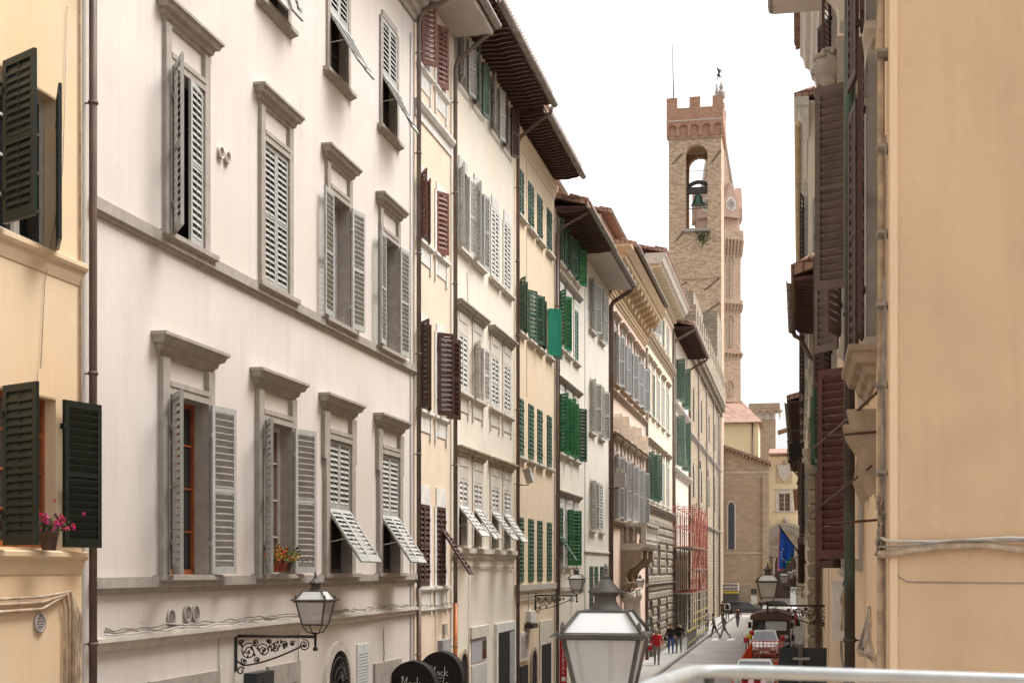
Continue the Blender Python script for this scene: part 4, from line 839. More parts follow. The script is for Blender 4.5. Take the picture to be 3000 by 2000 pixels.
for r1,r2,d,cc in ((rO,rO-.35,-.45,0),(rO-.35,rO-.75,-.32,1),(rO-.75,rO-1.0,-.22,0)):
    mb.c = cc
    for i in range(20):
        t0, t1 = math.pi*i/20, math.pi*(i+1)/20
        mb.prism([(px0+r2*math.cos(t0),zs_+r2*math.sin(t0)),(px0+r1*math.cos(t0),zs_+r1*math.sin(t0)),(px0+r1*math.cos(t1),zs_+r1*math.sin(t1)),(px0+r2*math.cos(t1),zs_+r2*math.sin(t1))],d,0)
mb.c = 2; mb.prism([(px0+(rO-1)*math.cos(math.pi*i/20),zs_+(rO-1)*math.sin(math.pi*i/20)) for i in range(21)],-.1,0)
mb.c = 1; mb.prism([(px0+.9*math.cos(math.pi*i/20),zs_+.9*math.sin(math.pi*i/20)) for i in range(21)],-.2,-.1)
mb.blob((px0,-.4,zs_+rO+.25),.28,5)
mb.build('arched_tympanum', [M['sport'],M['sgrey'],M['sbrown']], Y1.root)
MB().mould(px0-rO,px0+rO,zs_-1.5,[(0,.1),(.15,.3),(.8,.3),(1.0,.45),(1.2,.6),(1.45,.6)],.2).build('entablature', M['sport'], Y1.root)
for x in (px0-rO+.4,px0-rO+1.1,px0+rO-1.1,px0+rO-.4): MB().lathe([(.28,0),(.28,.5),(.2,.55),(.18,zs_-2.1),(.28,zs_-1.75),(.3,zs_-1.5)],12,(x,-.3,0)).build('portal_column', M['sport'], Y1.root)
MB().box(px0-1.5,px0+1.5,-.06,0,1.6,zs_-1.5).build('portal_door', M['wdark'], Y1.root)
mb = MB()
for k in range(8): mb.box(px0-3+k*.03,px0+3,-2.8+k*.32,0.01,k*.2,(k+1)*.2)
mb.build('portal_steps', M['sgrey'], Y1.root)
mb = MB(); mb.box(px0-2.6,px0+2.2,-3.0,-2.96,2.6,2.65)
for k in range(14): mb.box(px0-2.6+k*.36,px0-2.57+k*.36,-3,-2.96,1.0,2.6)
mb.build('step_railing', M['iron'], Y1.root)
MB().box(lx(2316),lx(2332),-3.4,-3.3,.8,2.9).build('poster_board', M['plaque'], Y1.root)
Y2 = fb('rear_house','tall pale yellow block with a broad terracotta roof behind the church wall', 182, 2090, 2222, 1238, 'pY', 8); Y2.walls()
mb = MB(); xa, xb = -.4, Y2.w+.5; zz = Y2.zt; zr = ZatY(2160,1178,186)
mb._a([(xa,-.6,zz),(xb,-.6,zz),(xb-2.5,5,zr),(xa,5,zr),(xa,9,zz),(xb,9,zz)],[(0,1,2,3),(1,5,2),(3,2,5,4),(0,4,5,1),(0,3,4)]); mb.build('roof', M['tile'], Y2.root); gutter(Y2, 0, Y2.w+.4, -.65, zz, .1, 'pipe'); downpipe(Y2, Y2.w-.75, zz, 0, .1, m='pipe')
St = empty('stone_tower', (XatY(2206,205),205,0), 0, label='small square stone tower with arched corbels under a flat top, beside the tiled roof', category='tower')
sw = XatY(2272,205)-XatY(2206,205); sz = lambda py: ZatY(2240,py,205)
MB().box(0,sw,0,sw,0,sz(1228)).build('shaft', M['church'], St); e = .6
mb = MB(); mb.box(-e,sw+e,-e,sw+e,sz(1203),sz(1182)); mb.box(-e-.06,sw+e+.06,-e-.06,sw+e,sz(1196),sz(1194))
for k in range(5):
    x = -e+(sw+2*e)*k/4; mb.prism([(x-.14,sz(1203)),(x+.14,sz(1203)),(x+.06,sz(1228)),(x-.06,sz(1228))],-e*.9,.0)
    mb.prism([(x-.5,sz(1203)),(x+.5,sz(1203)),(x+.12,sz(1212)),(x-.12,sz(1212))],-e*.95,-.3)
mb.build('corbelled_parapet', M['church'], St); MB().box(0,sw,-.03,0,sz(1228),sz(1204)).build('plaster_arches', M['swhite'], St)
Y3 = fb('rear_house','small cream house with a deep grey eave and a chimney beside the right-hand palazzo', 176, 2322, 2400, 1262, 'pY', 6); Y3.walls()
mb = MB(); mb._a([(-1.8,-1.2,Y3.zt-.2),(Y3.w,-1.2,Y3.zt+1.4),(Y3.w,5,Y3.zt+1.6),(-1.8,5,Y3.zt),(-1.8,-1.2,Y3.zt),(Y3.w,-1.2,Y3.zt+1.6),(Y3.w,5,Y3.zt+1.8),(-1.8,5,Y3.zt+.2)],[(3,2,1,0),(4,5,6,7),(0,1,5,4),(1,2,6,5),(2,3,7,6),(3,0,4,7)]); mb.build('roof', M['tile'], Y3.root)
MB().box(.7,1.3,1,1.6,Y3.zt,Y3.zt+2.3).build('chimney', M['pC'], Y3.root)
# ================================================================ RIGHT SIDE
# R1: the orange house whose end wall faces the camera
RX = .64; RY = 10.1
R1 = Bld('orange_house', 'orange plastered house whose blank end wall fills the right of the view', 'building', RX, RY, 31.0, 17.0, 'R', [M['pRb']], 11)
sr = dict(fw=.16,ft=.07,fm='spale',sp=.1,lm='lbrown',pane='dark',sill=(.1,.05))
for z0_,z1_,ss in ((8.0,10.6,(('O',90,176),('O',92,94),('O',178,100))),(4.9,7.2,(('N',0,0),('O',150,120),('O',160,95)))):
    for xw,s_ in zip((17.2,12.3,7.4),ss): pass
def rx(Y): return R1.Y1-Y
# windows at given Y along the facade
M['lbrr'] = paint('worn_brown_shutter_paint', (.10,.038,.028), .2); M['lgb'] = paint('grey_brown_shutter_paint', (.15,.105,.085), .2); M['pR2'] = plaster('corner_plaster', (.76,.55,.36), None, .1, .03)
win(R1, rx(13.0), 6.85, 9.3, 1.05, dict(sr), ('O',172,177), M['lbrown'])
win(R1, rx(13.0), 9.5, 12.2, 1.05, dict(sr), ('O',176,177), M['lbrown'])
win(R1, rx(15.3), 7.95, 10.2, .8, dict(sr,sp=.085), ('O',118,172), M['lgb'])
win(R1, rx(15.3), 5.0, 7.1, .8, dict(sr,fw=.0,sp=.085), ('O',128,172), M['lbrr'])
win(R1, rx(19.6), 7.95, 10.3, 1.0, dict(sr), ('O',145,160), M['lgb'])
win(R1, rx(19.8), 4.9, 6.9, 1.0, dict(sr), ('O',150,165), M['lbrown'])
win(R1, rx(25.4), 8.2, 10.6, 1.0, dict(sr), ('O',150,165), M['lbrown'])
win(R1, rx(25.4), 12.6, 14.8, 1.0, dict(sr), ('O',160,165), M['lbrown'])
R1.walls()
MB().box(R1.w,R1.w+.03,-.0,11,0,17).build('end_wall', M['pR'], R1.root)
MB().box(R1.w-.16,R1.w+.045,-.02,.03,0,17).build('corner_strip', M['pR2'], R1.root)
roof(R1, 1.1, z=17.05); MB().box(0,R1.w,-1.18,0,16.9,17.04).build('eave_soffit', M['soffit'], R1.root); gutter(R1, 0, R1.w, -1.2, 17.0, .09)
# heavy stone cornice and console over the near first floor window
mb = MB(); mb.mould(rx(13.7),rx(12.3),6.45,scalep(PED,1.2,1.0)); mb.build('window_cornice', M['sbrown'], R1.root)
for y_ in (12.35,13.6):
    mb = MB(); x = rx(y_); pr = [(0,5.55),(-.06,5.5),(-.14,5.7),(-.1,5.95),(-.2,6.1),(-.24,6.25),(0,6.25)]; n = len(pr)
    vs = [(x-.1,y,q) for y,q in pr]+[(x+.1,y,q) for y,q in pr]; mb._a(vs,[tuple(range(n)),tuple(range(2*n-1,n-1,-1))]+[(i,(i+1)%n,(i+1)%n+n,i+n) for i in range(n)]); mb.build('console', M['sbrown'], R1.root)
# carved head on a bracket
mb = MB(); x = rx(17.2); Zh = 10.85
mb.blob((x,-.3,Zh),.17,8,(.95,1,1.25)); mb.blob((x-.0,-.46,Zh-.02),.04,5,(1,1.2,1.2)); mb.blob((x+.06,-.3,Zh-.16),.1,6); 
rr = random.Random(4)
for k in range(34):
    t, u = rr.uniform(0,2*math.pi), rr.uniform(.1,1.3); mb.blob((x+.16*math.cos(t)*math.sin(u)*1.0,-.29+.17*math.sin(t)*math.sin(u),Zh+.07+.16*math.cos(u)),.033,4)
for k in range(14): mb.blob((x+rr.uniform(-.1,.1),-.36+rr.uniform(-.08,.05),Zh-.2+rr.uniform(-.08,.04)),.03,4)
mb.box(x-.12,x+.12,-.2,0,Zh-.35,Zh+.35); mb.build('carved_head', M['sgrey'], R1.root)
mb = MB(); mb.mould(x-.35,x+.35,Zh+1.3,scalep(PED,1.6,2.0)); pr = [(0,Zh+.45),(-.16,Zh+.5),(-.2,Zh+.75),(-.34,Zh+.95),(-.42,Zh+1.3),(0,Zh+1.3)]; n = len(pr)
vs = [(x-.2,y,q) for y,q in pr]+[(x+.2,y,q) for y,q in pr]; mb._a(vs,[tuple(range(n)),tuple(range(2*n-1,n-1,-1))]+[(i,(i+1)%n,(i+1)%n+n,i+n) for i in range(n)]); mb.build('balcony_console', M['spale'], R1.root)
downpipe(R1, rx(14.2), 16, 0, .052, y=-.15, m='patina', clips=3.2)
# conduit bundle near the corner and round onto the end wall
xe = R1.w
cable(R1, [(xe-.52,-.05,3),(xe-.52,-.05,17)], .026, 'cable', 'conduit'); cable(R1, [(xe-.64,-.03,5.2),(xe-.64,-.03,17)], .014, 'cableg', 'conduit')
cable(R1, [(xe-.45,-.03,5.1),(xe-.47,-.04,5.9),(xe-.4,-.03,7.0)], .012, 'cableg', 'conduit')
for k_,(yy_,z_,l_) in enumerate(((.9,9.6,.8),(2.2,7.4,.5),(1.6,6.2,.35),(3.1,8.8,.9))):
    rr_ = random.Random(40+k_); cable(R1, [(R1.w+.031,yy_+rr_.uniform(-.035,.035)*j_,z_-l_*j_/7) for j_ in range(8)], .0016, 'sbrown', 'hairline_crack')
z = 5.6
while z < 16:
    mb = MB(); mb.box(xe-.57,xe-.36,-.085,0,z-.012,z+.012); mb.lathe([(.03,-.03),(.036,-.02),(.036,.02),(.03,.03)],10,(xe-.52,-.05,z)); mb.build('conduit_clip', M['cableg'], R1.root); z += .62+.1*math.sin(z*9)
q = xe+.03
cable(R1, [(xe-.5,-.05,5.02),(xe-.2,-.06,5.0),(q+.03,-.04,5.0),(q+.05,.15,5.03),(q+.04,.4,5.06),(q+.05,.62,5.06),(q+.05,.8,5.03),(q+.05,1.05,5.025),(q+.05,5,5.03)], .03, 'cable', 'conduit')
cable(R1, [(xe-.5,-.08,5.06),(q+.06,-.05,5.05),(q+.08,.2,5.07),(q+.08,.45,5.095),(q+.09,.7,5.09),(q+.09,5,5.08)], .009, 'cableg')
cable(R1, [(xe-.3,-.06,5.12),(q+.05,-.03,5.09),(q+.05,.3,5.085),(q+.07,.75,5.11),(q+.07,1.0,5.10),(q+.07,5,5.11)], .012, 'spale')
cable(R1, [(q+.004,.02,5.4),(q+.005,.03,4.85),(q+.005,.1,4.81),(q+.005,1.2,4.80),(q+.005,5,4.815)], .004, 'cableg')
cable(R1, [(xe-.52,-.05,3.2),(xe-.52,-.05,4.98)], .03, 'cable', 'conduit'); cable(R1, [(xe-.36,-.03,4.1),(xe-.3,-.03,5.2),(xe-.3,-.03,8)], .006)
rr = random.Random(8)
for k in range(8):
    pts = [(xe-.45-rr.random()*.1,-.05-rr.random()*.05,5.0)]
    for j in range(7): pts.append((xe-.4+rr.uniform(-.1,.1),-.04-rr.random()*.05,5.05+j*.06+rr.uniform(-.02,.02)))
    cable(R1, pts, .008, ('cable','cableg','sbrown')[k%3])
for k in range(6):
    cable(R1, [(xe-2.0+rr.uniform(-.05,.05),-.06,4.55+rr.uniform(-.05,.05)),(xe-1.5,-.08-.02*k,4.35-.03*k+rr.uniform(-.05,.05)),(xe-1.0,-.07,4.2+rr.uniform(-.05,.05)),(xe-.6,-.07,4.05),(xe-.52,-.05,3.8)], .012, ('cable','cableg')[k%2])
MB().box(xe-.56,xe-.3,-.14,0,3.9,4.08).build('junction_box', M['cableg'], R1.root)
cable(R1, [(xe-.5,-.1,4.1),(xe-.9,-.12,3.9),(xe-1.3,-.14,3.5)], .03, 'cable', 'conduit')
for yy,zz in ((12.2,6.05),(11.9,5.3)): 
    mb = MB(); mb.tube([(rx(yy),0,zz),(rx(yy),-.42,zz-.03)],.012,6); mb.build('shutter_rod', M['lbrown'], R1.root)
cable(R1, [(rx(11.4),-.02,6.3),(rx(12.6),-.2,6.22),(rx(16),-.5,6.22)], .012,'lbrown','shutter_rod'); cable(R1, [(rx(12),-.05,5.75),(rx(14),-.25,5.65),(rx(16.8),-.5,5.55)], .01,'lbrown','shutter_rod')
MB().box(rx(18.6),rx(18.1),-.22,0,4.0,4.75).build('utility_box', M['lwhite'], R1.root)
for k in range(5): cable(R1, [(rx(17+rr.random()),-.05,4.9),(rx(17.3+rr.random()),-.12,4.4+rr.uniform(-.2,.2)),(rx(18+rr.random()),-.1,3.8),(rx(17+rr.random()),-.05,3.0)], .012, ('cable','cableg','iron')[k%3])
# R2: low house with dark eave
R2 = Bld('low_house', 'low cream house with a dark timber eave and grey gutter on the right-hand side', 'building', .62, 31.05, 37.6, 11.2, 'R', [M['pRb']], 3)
win(R2, 3.4, 7.3, 8.9, .9, dict(sr), ('O',165,150), M['lgreen']); win(R2, 5.4, 7.3, 8.9, .9, dict(sr), ('O',165,150), M['lgreen'])
R2.walls(); eave_rafters(R2, .72, .35, ln=False); roof(R2, .74, 1.0, 2, z=11.2); gutter(R2, -.05, R2.w, -.8, 11.15, .09, 'pipe')
downpipe(R2, .1, 10.4, 0, .06, y=-.14, ov=.8, ze=11.2, m='pipe')
# R3: rusticated palazzo corner pier plus tall cream house above
R3 = Bld('tall_house', 'tall cream house with a grey stone cornice behind the low house on the right', 'building', .60, 37.65, 44.2, 20.8, 'R', [M['pD']], 9)
win(R3, 3.2, 13.0, 15.2, 1.1, dict(sr), ('O',170,170), M['ldgrey'])
R3.walls(); moulding(R3,'cornice',19.6,scalep(PED,4.6,2.4),m='spale',e=0); roof(R3, .7)
mb = MB(); z = .1
while z < 8.2: mb.box(-.02,R3.w*.5,-.0,.0,z,z) if False else None; z += 1
pier = MB(); z = .05; k = 0
while z < 8.6:
    for j,(xa,xb) in enumerate(((R3.w-1.3,R3.w-.4),(R3.w-.38,R3.w+.0))):
        pass
    # blocks that face the camera: x-end face of the pier
    pier.mould(R3.w-.9,R3.w-.06,z,[(0,.30),(.05,.36),(.3,.38),(.36,.30)],.15); z += .385; k += 1
pier.build('rusticated_pier', M['quoin'], R3.root)
MB().box(R3.w-.95,R3.w-.02,-.34,0,8.7,12.4).build('pilaster', M['spale'], R3.root); moulding(R3,'pier_cornice',8.6,scalep(PED,.9,.5),R3.w-.95,R3.w-.02,'spale',1,-.34); moulding(R3,'pier_cornice',9.9,scalep(PED,.9,.4),R3.w-.95,R3.w-.02,'spale',1,-.34)
# R4: palazzo with carved cornice further on
R4 = Bld('palazzo', 'long grey stone palazzo with a carved deep cornice on the right beyond the low house', 'building', .30, 44.25, 66, 19.3, 'R', [M['pI']], 10)
for z0_ in (6.0,10.5,14.6):
    for xx in (3,7,11,15,19): win(R4, xx, z0_, z0_+2.3, 1.2, dict(fw=.2,ft=.1,fm='spale',ped=(.2,1,.05),sp=.14,lm='lbrown'), ('O',170,170))
R4.walls(); mb = MB(); x = .2
while x < R4.w-.1: mb.blob((x,-.33,18.62),.11,4); x += .32
mb.build('egg_moulding', M['sgold'], R4.root)
moulding(R4,'cornice',18.1,[(0,.05),(.1,.1),(.3,.12),(.5,.2),(.7,.28),(.9,.33),(.95,.4),(1.2,.42)],m='spale',e=1); roof(R4, .4)
R5 = Bld('long_house', 'plain cream house at the far end of the right-hand side', 'building', .34, 66.05, 112, 12.6, 'R', [M['pD']], 10)
for xx in range(3,45,5): win(R5, xx, 8.2, 10.2, 1.1, dict(fw=.15,fm='spale',sp=.14,lm='lbrown'), ('O',150,150)); win(R5, xx, 4.2, 6.4, 1.1, dict(fw=.15,fm='spale',sp=.14,lm='lbrown'), ('O',150,150))
R5.walls(); eave_rafters(R5, .8, .6, ln=False); roof(R5, .85); gutter(R5, 0, R5.w, -.9, 12.6, .1, 'pipe')
R6 = Bld('corner_house', 'last cream house on the right before the cross street', 'building', .4, 112.05, 148, 10.8, 'R', [M['pI']], 10)
for xx in range(4,34,6): win(R6, xx, 5, 7.4, 1.2, dict(fw=.15,fm='spale',sp=.14,lm='lbrown'), ('O',150,150))
R6.walls(); roof(R6, .8)
# glazed oriel / iron lantern balcony sticking out
ob = empty('iron_balcony', (.2,71.5,10.2), 0, label='dark iron bracket lantern cage projecting from the right-hand facade against the sky', category='balcony')
mb = MB(); mb.box(-.75,0,-.5,.5,0,.06); mb.box(-.75,0,-.5,.5,1.6,1.66)
for x in (-.73,-.5,-.25,0):
    for y in (-.48,.48): mb.box(x-.02,x+.02,y-.02,y+.02,0,1.6)
for z in (.5,1.0): mb.box(-.75,0,-.51,-.47,z,z+.04); mb.box(-.77,-.73,-.5,.5,z,z+.04)
mb.box(-.68,-.1,-.4,.4,.1,.9); mb.build('cage', M['iron'], ob)
mb = MB()
for x_ in (-.6,-.1): mb.tube([(x_,0,0),(x_*.8,0,-.4),(0,0,-.9)],.04,6)
for k in range(8): mb.blob((-.1-.05*(k%3),0,-.3-.15*k),.12,4)
mb.build('scroll_bracket', M['iron'], ob)
#--PART4--
# ================================================================ GROUND
def sheet(name, x0, x1, y0, y1, z, m, **kw): return MB().quad((x0,y0,z),(x1,y0,z),(x1,y1,z),(x0,y1,z)).build(name, M[m], **kw)
MB().box(-300,300,-120,700,-1,0).build('ground', M['ground'], kind='structure')
sheet('road', -6.3, -.35, -30, 150, .004, 'asphalt', kind='structure'); sheet('cross_street', -60, 60, 150.004, 158, .004, 'asphalt', kind='structure')
mb = MB(); mb.box(-7.9,-6.42,-30,149,-.2,.12); mb.c = 1; mb.box(-6.42,-6.28,-30,149,-.2,.124); mb.build('pavement', [M['pave'],M['kerb']], kind='structure')
mb = MB(); mb.box(-.25,.66,9,149,-.2,.12); mb.c = 1; mb.box(-.38,-.25,9,149,-.2,.124); mb.build('pavement', [M['pave'],M['kerb']], kind='structure')
mb = MB()
for k in range(5): mb.quad((-5.9+k*1.05,97,.009),(-5.4+k*1.05,97,.009),(-5.4+k*1.05,100,.009),(-5.9+k*1.05,100,.009))
mb.quad((-6.2,147.6,.009),(-.4,147.6,.009),(-.4,148.2,.009),(-6.2,148.2,.009)); mb.build('road_markings', M['paintw'], kind='structure')
tr = empty('terrace', (1.4,.8,0), 0, label='low plastered terrace the view is taken from, edged by the metal railing', category='terrace')
MB().box(-1.7,3,-3.5,2.46,0,3.5).build('terrace_base', M['pRb'], tr)
# ================================================================ LANTERNS
def spiral(mb, cx_, cz_, r0_, r1_, a0, turns, r=.012, y=0, n=30):
    mb.tube([(cx_+(r0_+(r1_-r0_)*i/n)*math.cos(a0+turns*2*math.pi*i/n), y, cz_+(r0_+(r1_-r0_)*i/n)*math.sin(a0+turns*2*math.pi*i/n)) for i in range(n+1)], r, 5)
def lantern(root, x, z=0, top=1.0):
    zb_, zt_, hb, ht = z+.17, z+.51, .145, .215
    mb = MB(); cor = [(-1,-1),(1,-1),(1,1),(-1,1)]
    for i,(sx,sy) in enumerate(cor):
        mb.tube([(x+sx*hb,sy*hb,zb_),(x+sx*ht,sy*ht,zt_)],.013,4); mb.tube([(x+sx*ht*1.04,sy*ht*1.04,zt_+.02),(x+sx*.134,sy*.134,zt_+.139)],.012,4)
        q = cor[(i+1)%4]; mb.tube([(x+sx*hb,sy*hb,zb_),(x+q[0]*hb,q[1]*hb,zb_)],.012,4)
        mb.tube([(x+sx*.24,sy*.24,zt_+.02),(x+sx*.275,sy*.275,zt_+.0)],[.012,.006],5); mb.lathe([(.013,0),(.016,.02),(.006,.05)],6,(x+sx*.215,sy*.215,zt_+.03))
        mb.tube([(x+sx*hb,sy*hb,zb_),(x+sx*.09,sy*.09,zb_-.1),(x+sx*.02,sy*.02,zb_-.13)],.009,5)
    s2 = math.sqrt(2)
    mb.lathe([(ht*s2+.02,0),(.245*s2,.008),(.25*s2,.03),(.225*s2,.036),(ht*s2*.9,.036)],4,(x,0,zt_-.02)); mb.lathe([(hb*s2,0),(hb*s2,.012)],4,(x,0,zb_-.012))
    mb.build('lantern_frame', M['lampm'], root)
    mb = MB(); mb.lathe([((hb-.006)*s2,0),((ht-.006)*s2,zt_-zb_-.02)],4,(x,0,zb_)); mb.build('lantern_glass', M['opal'], root)
    mb = MB(); mb.lathe([((ht-.012)*s2,0),((.13)*s2,.117)],4,(x,0,zt_+.02)); mb.build('lantern_top_glass', M['opaltop'], root)
    zc0 = zt_+.137
    mb = MB(); mb.lathe([(.10,-.004),(.098,.006),(.078,.03),(.062,.052),(.06,.078),(.075,.094),(.10,.104),(.102,.112),(.066,.138),(.038,.168),(.028,.182)],20,(x,0,zc0))
    mb.lathe([(.137*s2,0),(.137*s2,.01),(.09*s2,.014)],4,(x,0,zc0-.006)); mb.blob((x,0,zc0+.195),.024,6); mb.blob((x,0,zc0+.215),.017,6); mb.lathe([(.006,0),(.018,.018),(.003,.05)],6,(x,0,zc0+.222)); mb.build('lantern_cap', M['lampm'], root)
def street_lamp(label, loc, rz=0, ln=1.2, sc_=1, group='wall lanterns along the street'):
    t = empty('street_lamp', loc, rz, label=label, category='street lamp', group=group); t.scale = (sc_,sc_,sc_)
    mb = MB(); mb.tube([(0,0,0),(ln,0,0)],.022,8); mb.tube([(ln,0,-.14),(ln,0,.06)],[.018,.024],8); mb.lathe([(.03,0),(.04,.03),(.015,.06)],8,(ln,0,-.2)); mb.box(-.03,.01,-.05,.05,-.5,.08)
    mb.build('arm', M['iron'], t)
    mb = MB(); n = 24                                   # wrought scrollwork in the plane of the arm
    mb.tube([(.02,0,-.06)]+[(.02+.05*math.cos(a_)-.0+.02,0,-.22+.16*math.sin(a_)) for a_ in (2.6,3.1,3.6,4.1)]+[(.12+.95*ln*.8*i/10,0,-.42+.30*(i/10)**1.5) for i in range(11)],.014,6)
    for (cx_,cz_,r_,a_,tn) in ((.20,-.22,.13,.5,1.8),(.42,-.20,.10,3.0,-1.7),(.60,-.16,.075,.8,1.6),(.74,-.12,.055,3,-1.5),(.86,-.10,.04,.5,1.4),(1.0*ln*.86,-.12,.085,1.8,-1.8),(.13,-.36,.05,2,1.5),(.33,-.34,.045,4,-1.4),(.30,-.09,.05,4,1.4),(.51,-.08,.04,3,-1.4),(.08,-.10,.04,1,1.4)):
        spiral(mb, cx_, cz_, r_, r_*.18, a_, tn, .0095); mb.blob((cx_,0,cz_),.02,4)
    rr = random.Random(3)
    for k in range(26):
        x = .08+rr.random()*.7; mb.blob((x,rr.uniform(-.015,.015),-.06-rr.random()*(.33-.32*x)),.017,3,(1,.6,1.6))
    spiral(mb, .08, -.5, .06, .02, .5, 1.1, .012); mb.build('scroll_bracket', M['iron'], t); lantern(t, ln); return t
def wallY(px, X=LX): return Yof(px, X)
L1 = street_lamp('nearest wall lantern on a long scrolled iron bracket, fixed to the pale pink palazzo', (LX-.0,wallY(690),3.94))
street_lamp('wall lantern on a scrolled bracket between the sand coloured and ivory houses', (LX,wallY(1570),4.08), 0, 1.27)
street_lamp('small wall lantern in front of the grey rusticated palazzo', (LX-.1,62.8,3.95), 0, 1.3, .8)
street_lamp('tiny wall lantern beyond the red scaffold on the fortress wall', (LX-.05,100.8+5,4.1), 0, 1.4, .8)
street_lamp('right-hand wall lantern on a long scrolled bracket crossing the rusticated pier', (.75,41.2-6.2,4.0), math.pi, 1.3, 1.15)
street_lamp('second lantern on the right, hanging over the street beside the blue flag', (.34,80,3.9), math.pi, 1.0, 1.15)
street_lamp('third lantern on the right, just behind the one by the blue flag', (.34,104,4.0), math.pi, .85, 1.1)
street_lamp('farthest small lantern on the right before the portal', (.4,124,4.1), math.pi, .7, 1.1)
FL = empty('street_lamp', (-1.14,8.42,3.93), R(0), label='large lantern close to the camera with white top panes, rising from the bottom edge', category='street lamp'); FL.scale = (1.05,1.05,1.05)
lantern(FL, 0, 0.035)
mb = MB(); mb.lathe([(.16,-3.93),(.16,-3.6),(.09,-3.5),(.06,-3.0),(.05,-.4),(.07,-.3),(.03,-.1),(.025,.07)],14); mb.build('lamp_post', M['lampm'], FL); 
# ================================================================ THINGS
def text(body, size, name, m, parent, loc, rot, ext=.003, shear=0, xs=1):
    cu = bpy.data.curves.new('txt','FONT'); cu.body = body; cu.size = size; cu.extrude = ext; cu.shear = shear; cu.align_x = 'CENTER'; cu.resolution_u = 3
    o = bpy.data.objects.new('txt', cu); C.objects.link(o); bpy.context.view_layer.update()
    me = bpy.data.meshes.new_from_object(o.evaluated_get(bpy.context.evaluated_depsgraph_get())); bpy.data.objects.remove(o)
    me.materials.clear(); me.materials.append(M[m]); o = link(name, me, parent, loc); o.rotation_euler = rot; o.scale = (xs,1,1); return o
def handtext(strokes, s, r, name, m, parent, loc):
    mb = MB()
    for st in strokes: mb.tube([(x*s,0,z*s) for x,z in st], r, 5)
    return mb.build(name, M[m], parent, loc)
# handwritten letters, drawn as strokes (x, z)
MK = [[(-.05,.95),(.12,1.05),(.22,1.0)],[(.1,1.0),(.05,.5),(0,.0)],[(.1,.98),(.3,.45),(.55,1.0)],[(.55,1.0),(.5,.5),(.52,.05)],
      [(.98,.42),(.8,.48),(.7,.3),(.78,.1),(.95,.15),(1.0,.45),(1.02,.1)],[(1.42,.42),(1.25,.45),(1.15,.25),(1.25,.05),(1.45,.1)],[(1.6,1.0),(1.58,.5),(1.56,0)],[(1.9,.5),(1.6,.25),(1.95,0)]]
FL_ = [[(.35,-.2),(.3,-.7),(.25,-1.15)],[(.15,-.25),(.45,-.15),(.75,-.2)],[(.2,-.6),(.6,-.55)],[(.95,-.1),(.85,-.7),(.82,-1.1)],[(1.25,-.65),(1.08,-.8),(1.12,-1.05),(1.32,-1.1),(1.42,-.85),(1.25,-.65)]]
def awning(label, Yw, z_top, sz_, p):
    t = empty('shop_awning', (LX+.02,Yw,0), 0, label=label, category='awning', group='round black awnings over the cafe doors')
    n = 18; w = .9; L = .35                              # quarter-round hood: section in x (outward) and z, ends facing along the street
    prof = [(p*math.sin(math.pi*i/n*.62)**.8 if i else 0, z_top-.05-sz_*(1-math.cos(math.pi*i/n*.62))*.62) for i in range(n+1)]
    c0 = (p*.48, z_top-sz_*.52); ra, rb = p*.52, sz_*.52
    el = [(c0[0]+ra*math.cos(math.pi*(1.0-1.25*i/22)), c0[1]+rb*math.sin(math.pi*(1.0-1.25*i/22))) for i in range(23)]
    pts = [(0,c0[1]-sz_*.9)]+el+[(p*.55,c0[1]-sz_*.75)]
    mb = MB(); mb.prism(pts,0,L); 
    for y in (0,L): mb.tube([(a_,y,b_) for a_,b_ in el],.012,6)
    mb.build('canopy', M['black'], t)
    handtext(MK, sz_*.19, .0065, 'lettering', 'chalk', t, (c0[0]-.22*p,-.012,c0[1]+sz_*.04)); handtext(FL_, sz_*.19, .0065, 'lettering', 'chalk', t, (c0[0]-.1*p,-.012,c0[1]+sz_*.04))
    return t
awning('nearer round black cafe awning with white handwritten letters, cut by the bottom edge', Yof(1140,LX), 3.08, 1.05, .92)
awning('farther round black cafe awning with white handwritten letters beside the copper downpipe', Yof(1226,LX), 3.14, 1.05, .92)
# hanging red banner
bn = empty('shop_banner', (LX,Yof(1640,LX),0), 0, label='narrow red vertical shop banner with white letters left of the near lantern', category='banner')
zt = Zof(1640,1868,LX); MB().box(0,.24,-.02,.02,zt-2.6,zt).build('banner_board', M['redsign'], bn)
for i,ch in enumerate('SALE&SAL'): text(ch, .155, 'lettering', 'chalk', bn, (.12,-.024,zt-.20-i*.142), (R(90),0,0))
MB().box(.06,.2,-.026,-.02,zt-1.45,zt-1.3).build('white_patch', M['chalk'], bn)
for i,ch in enumerate('TU'): text(ch, .2, 'lettering', 'chalk', bn, (.12,-.024,zt-1.68-i*.17), (R(90),0,0))
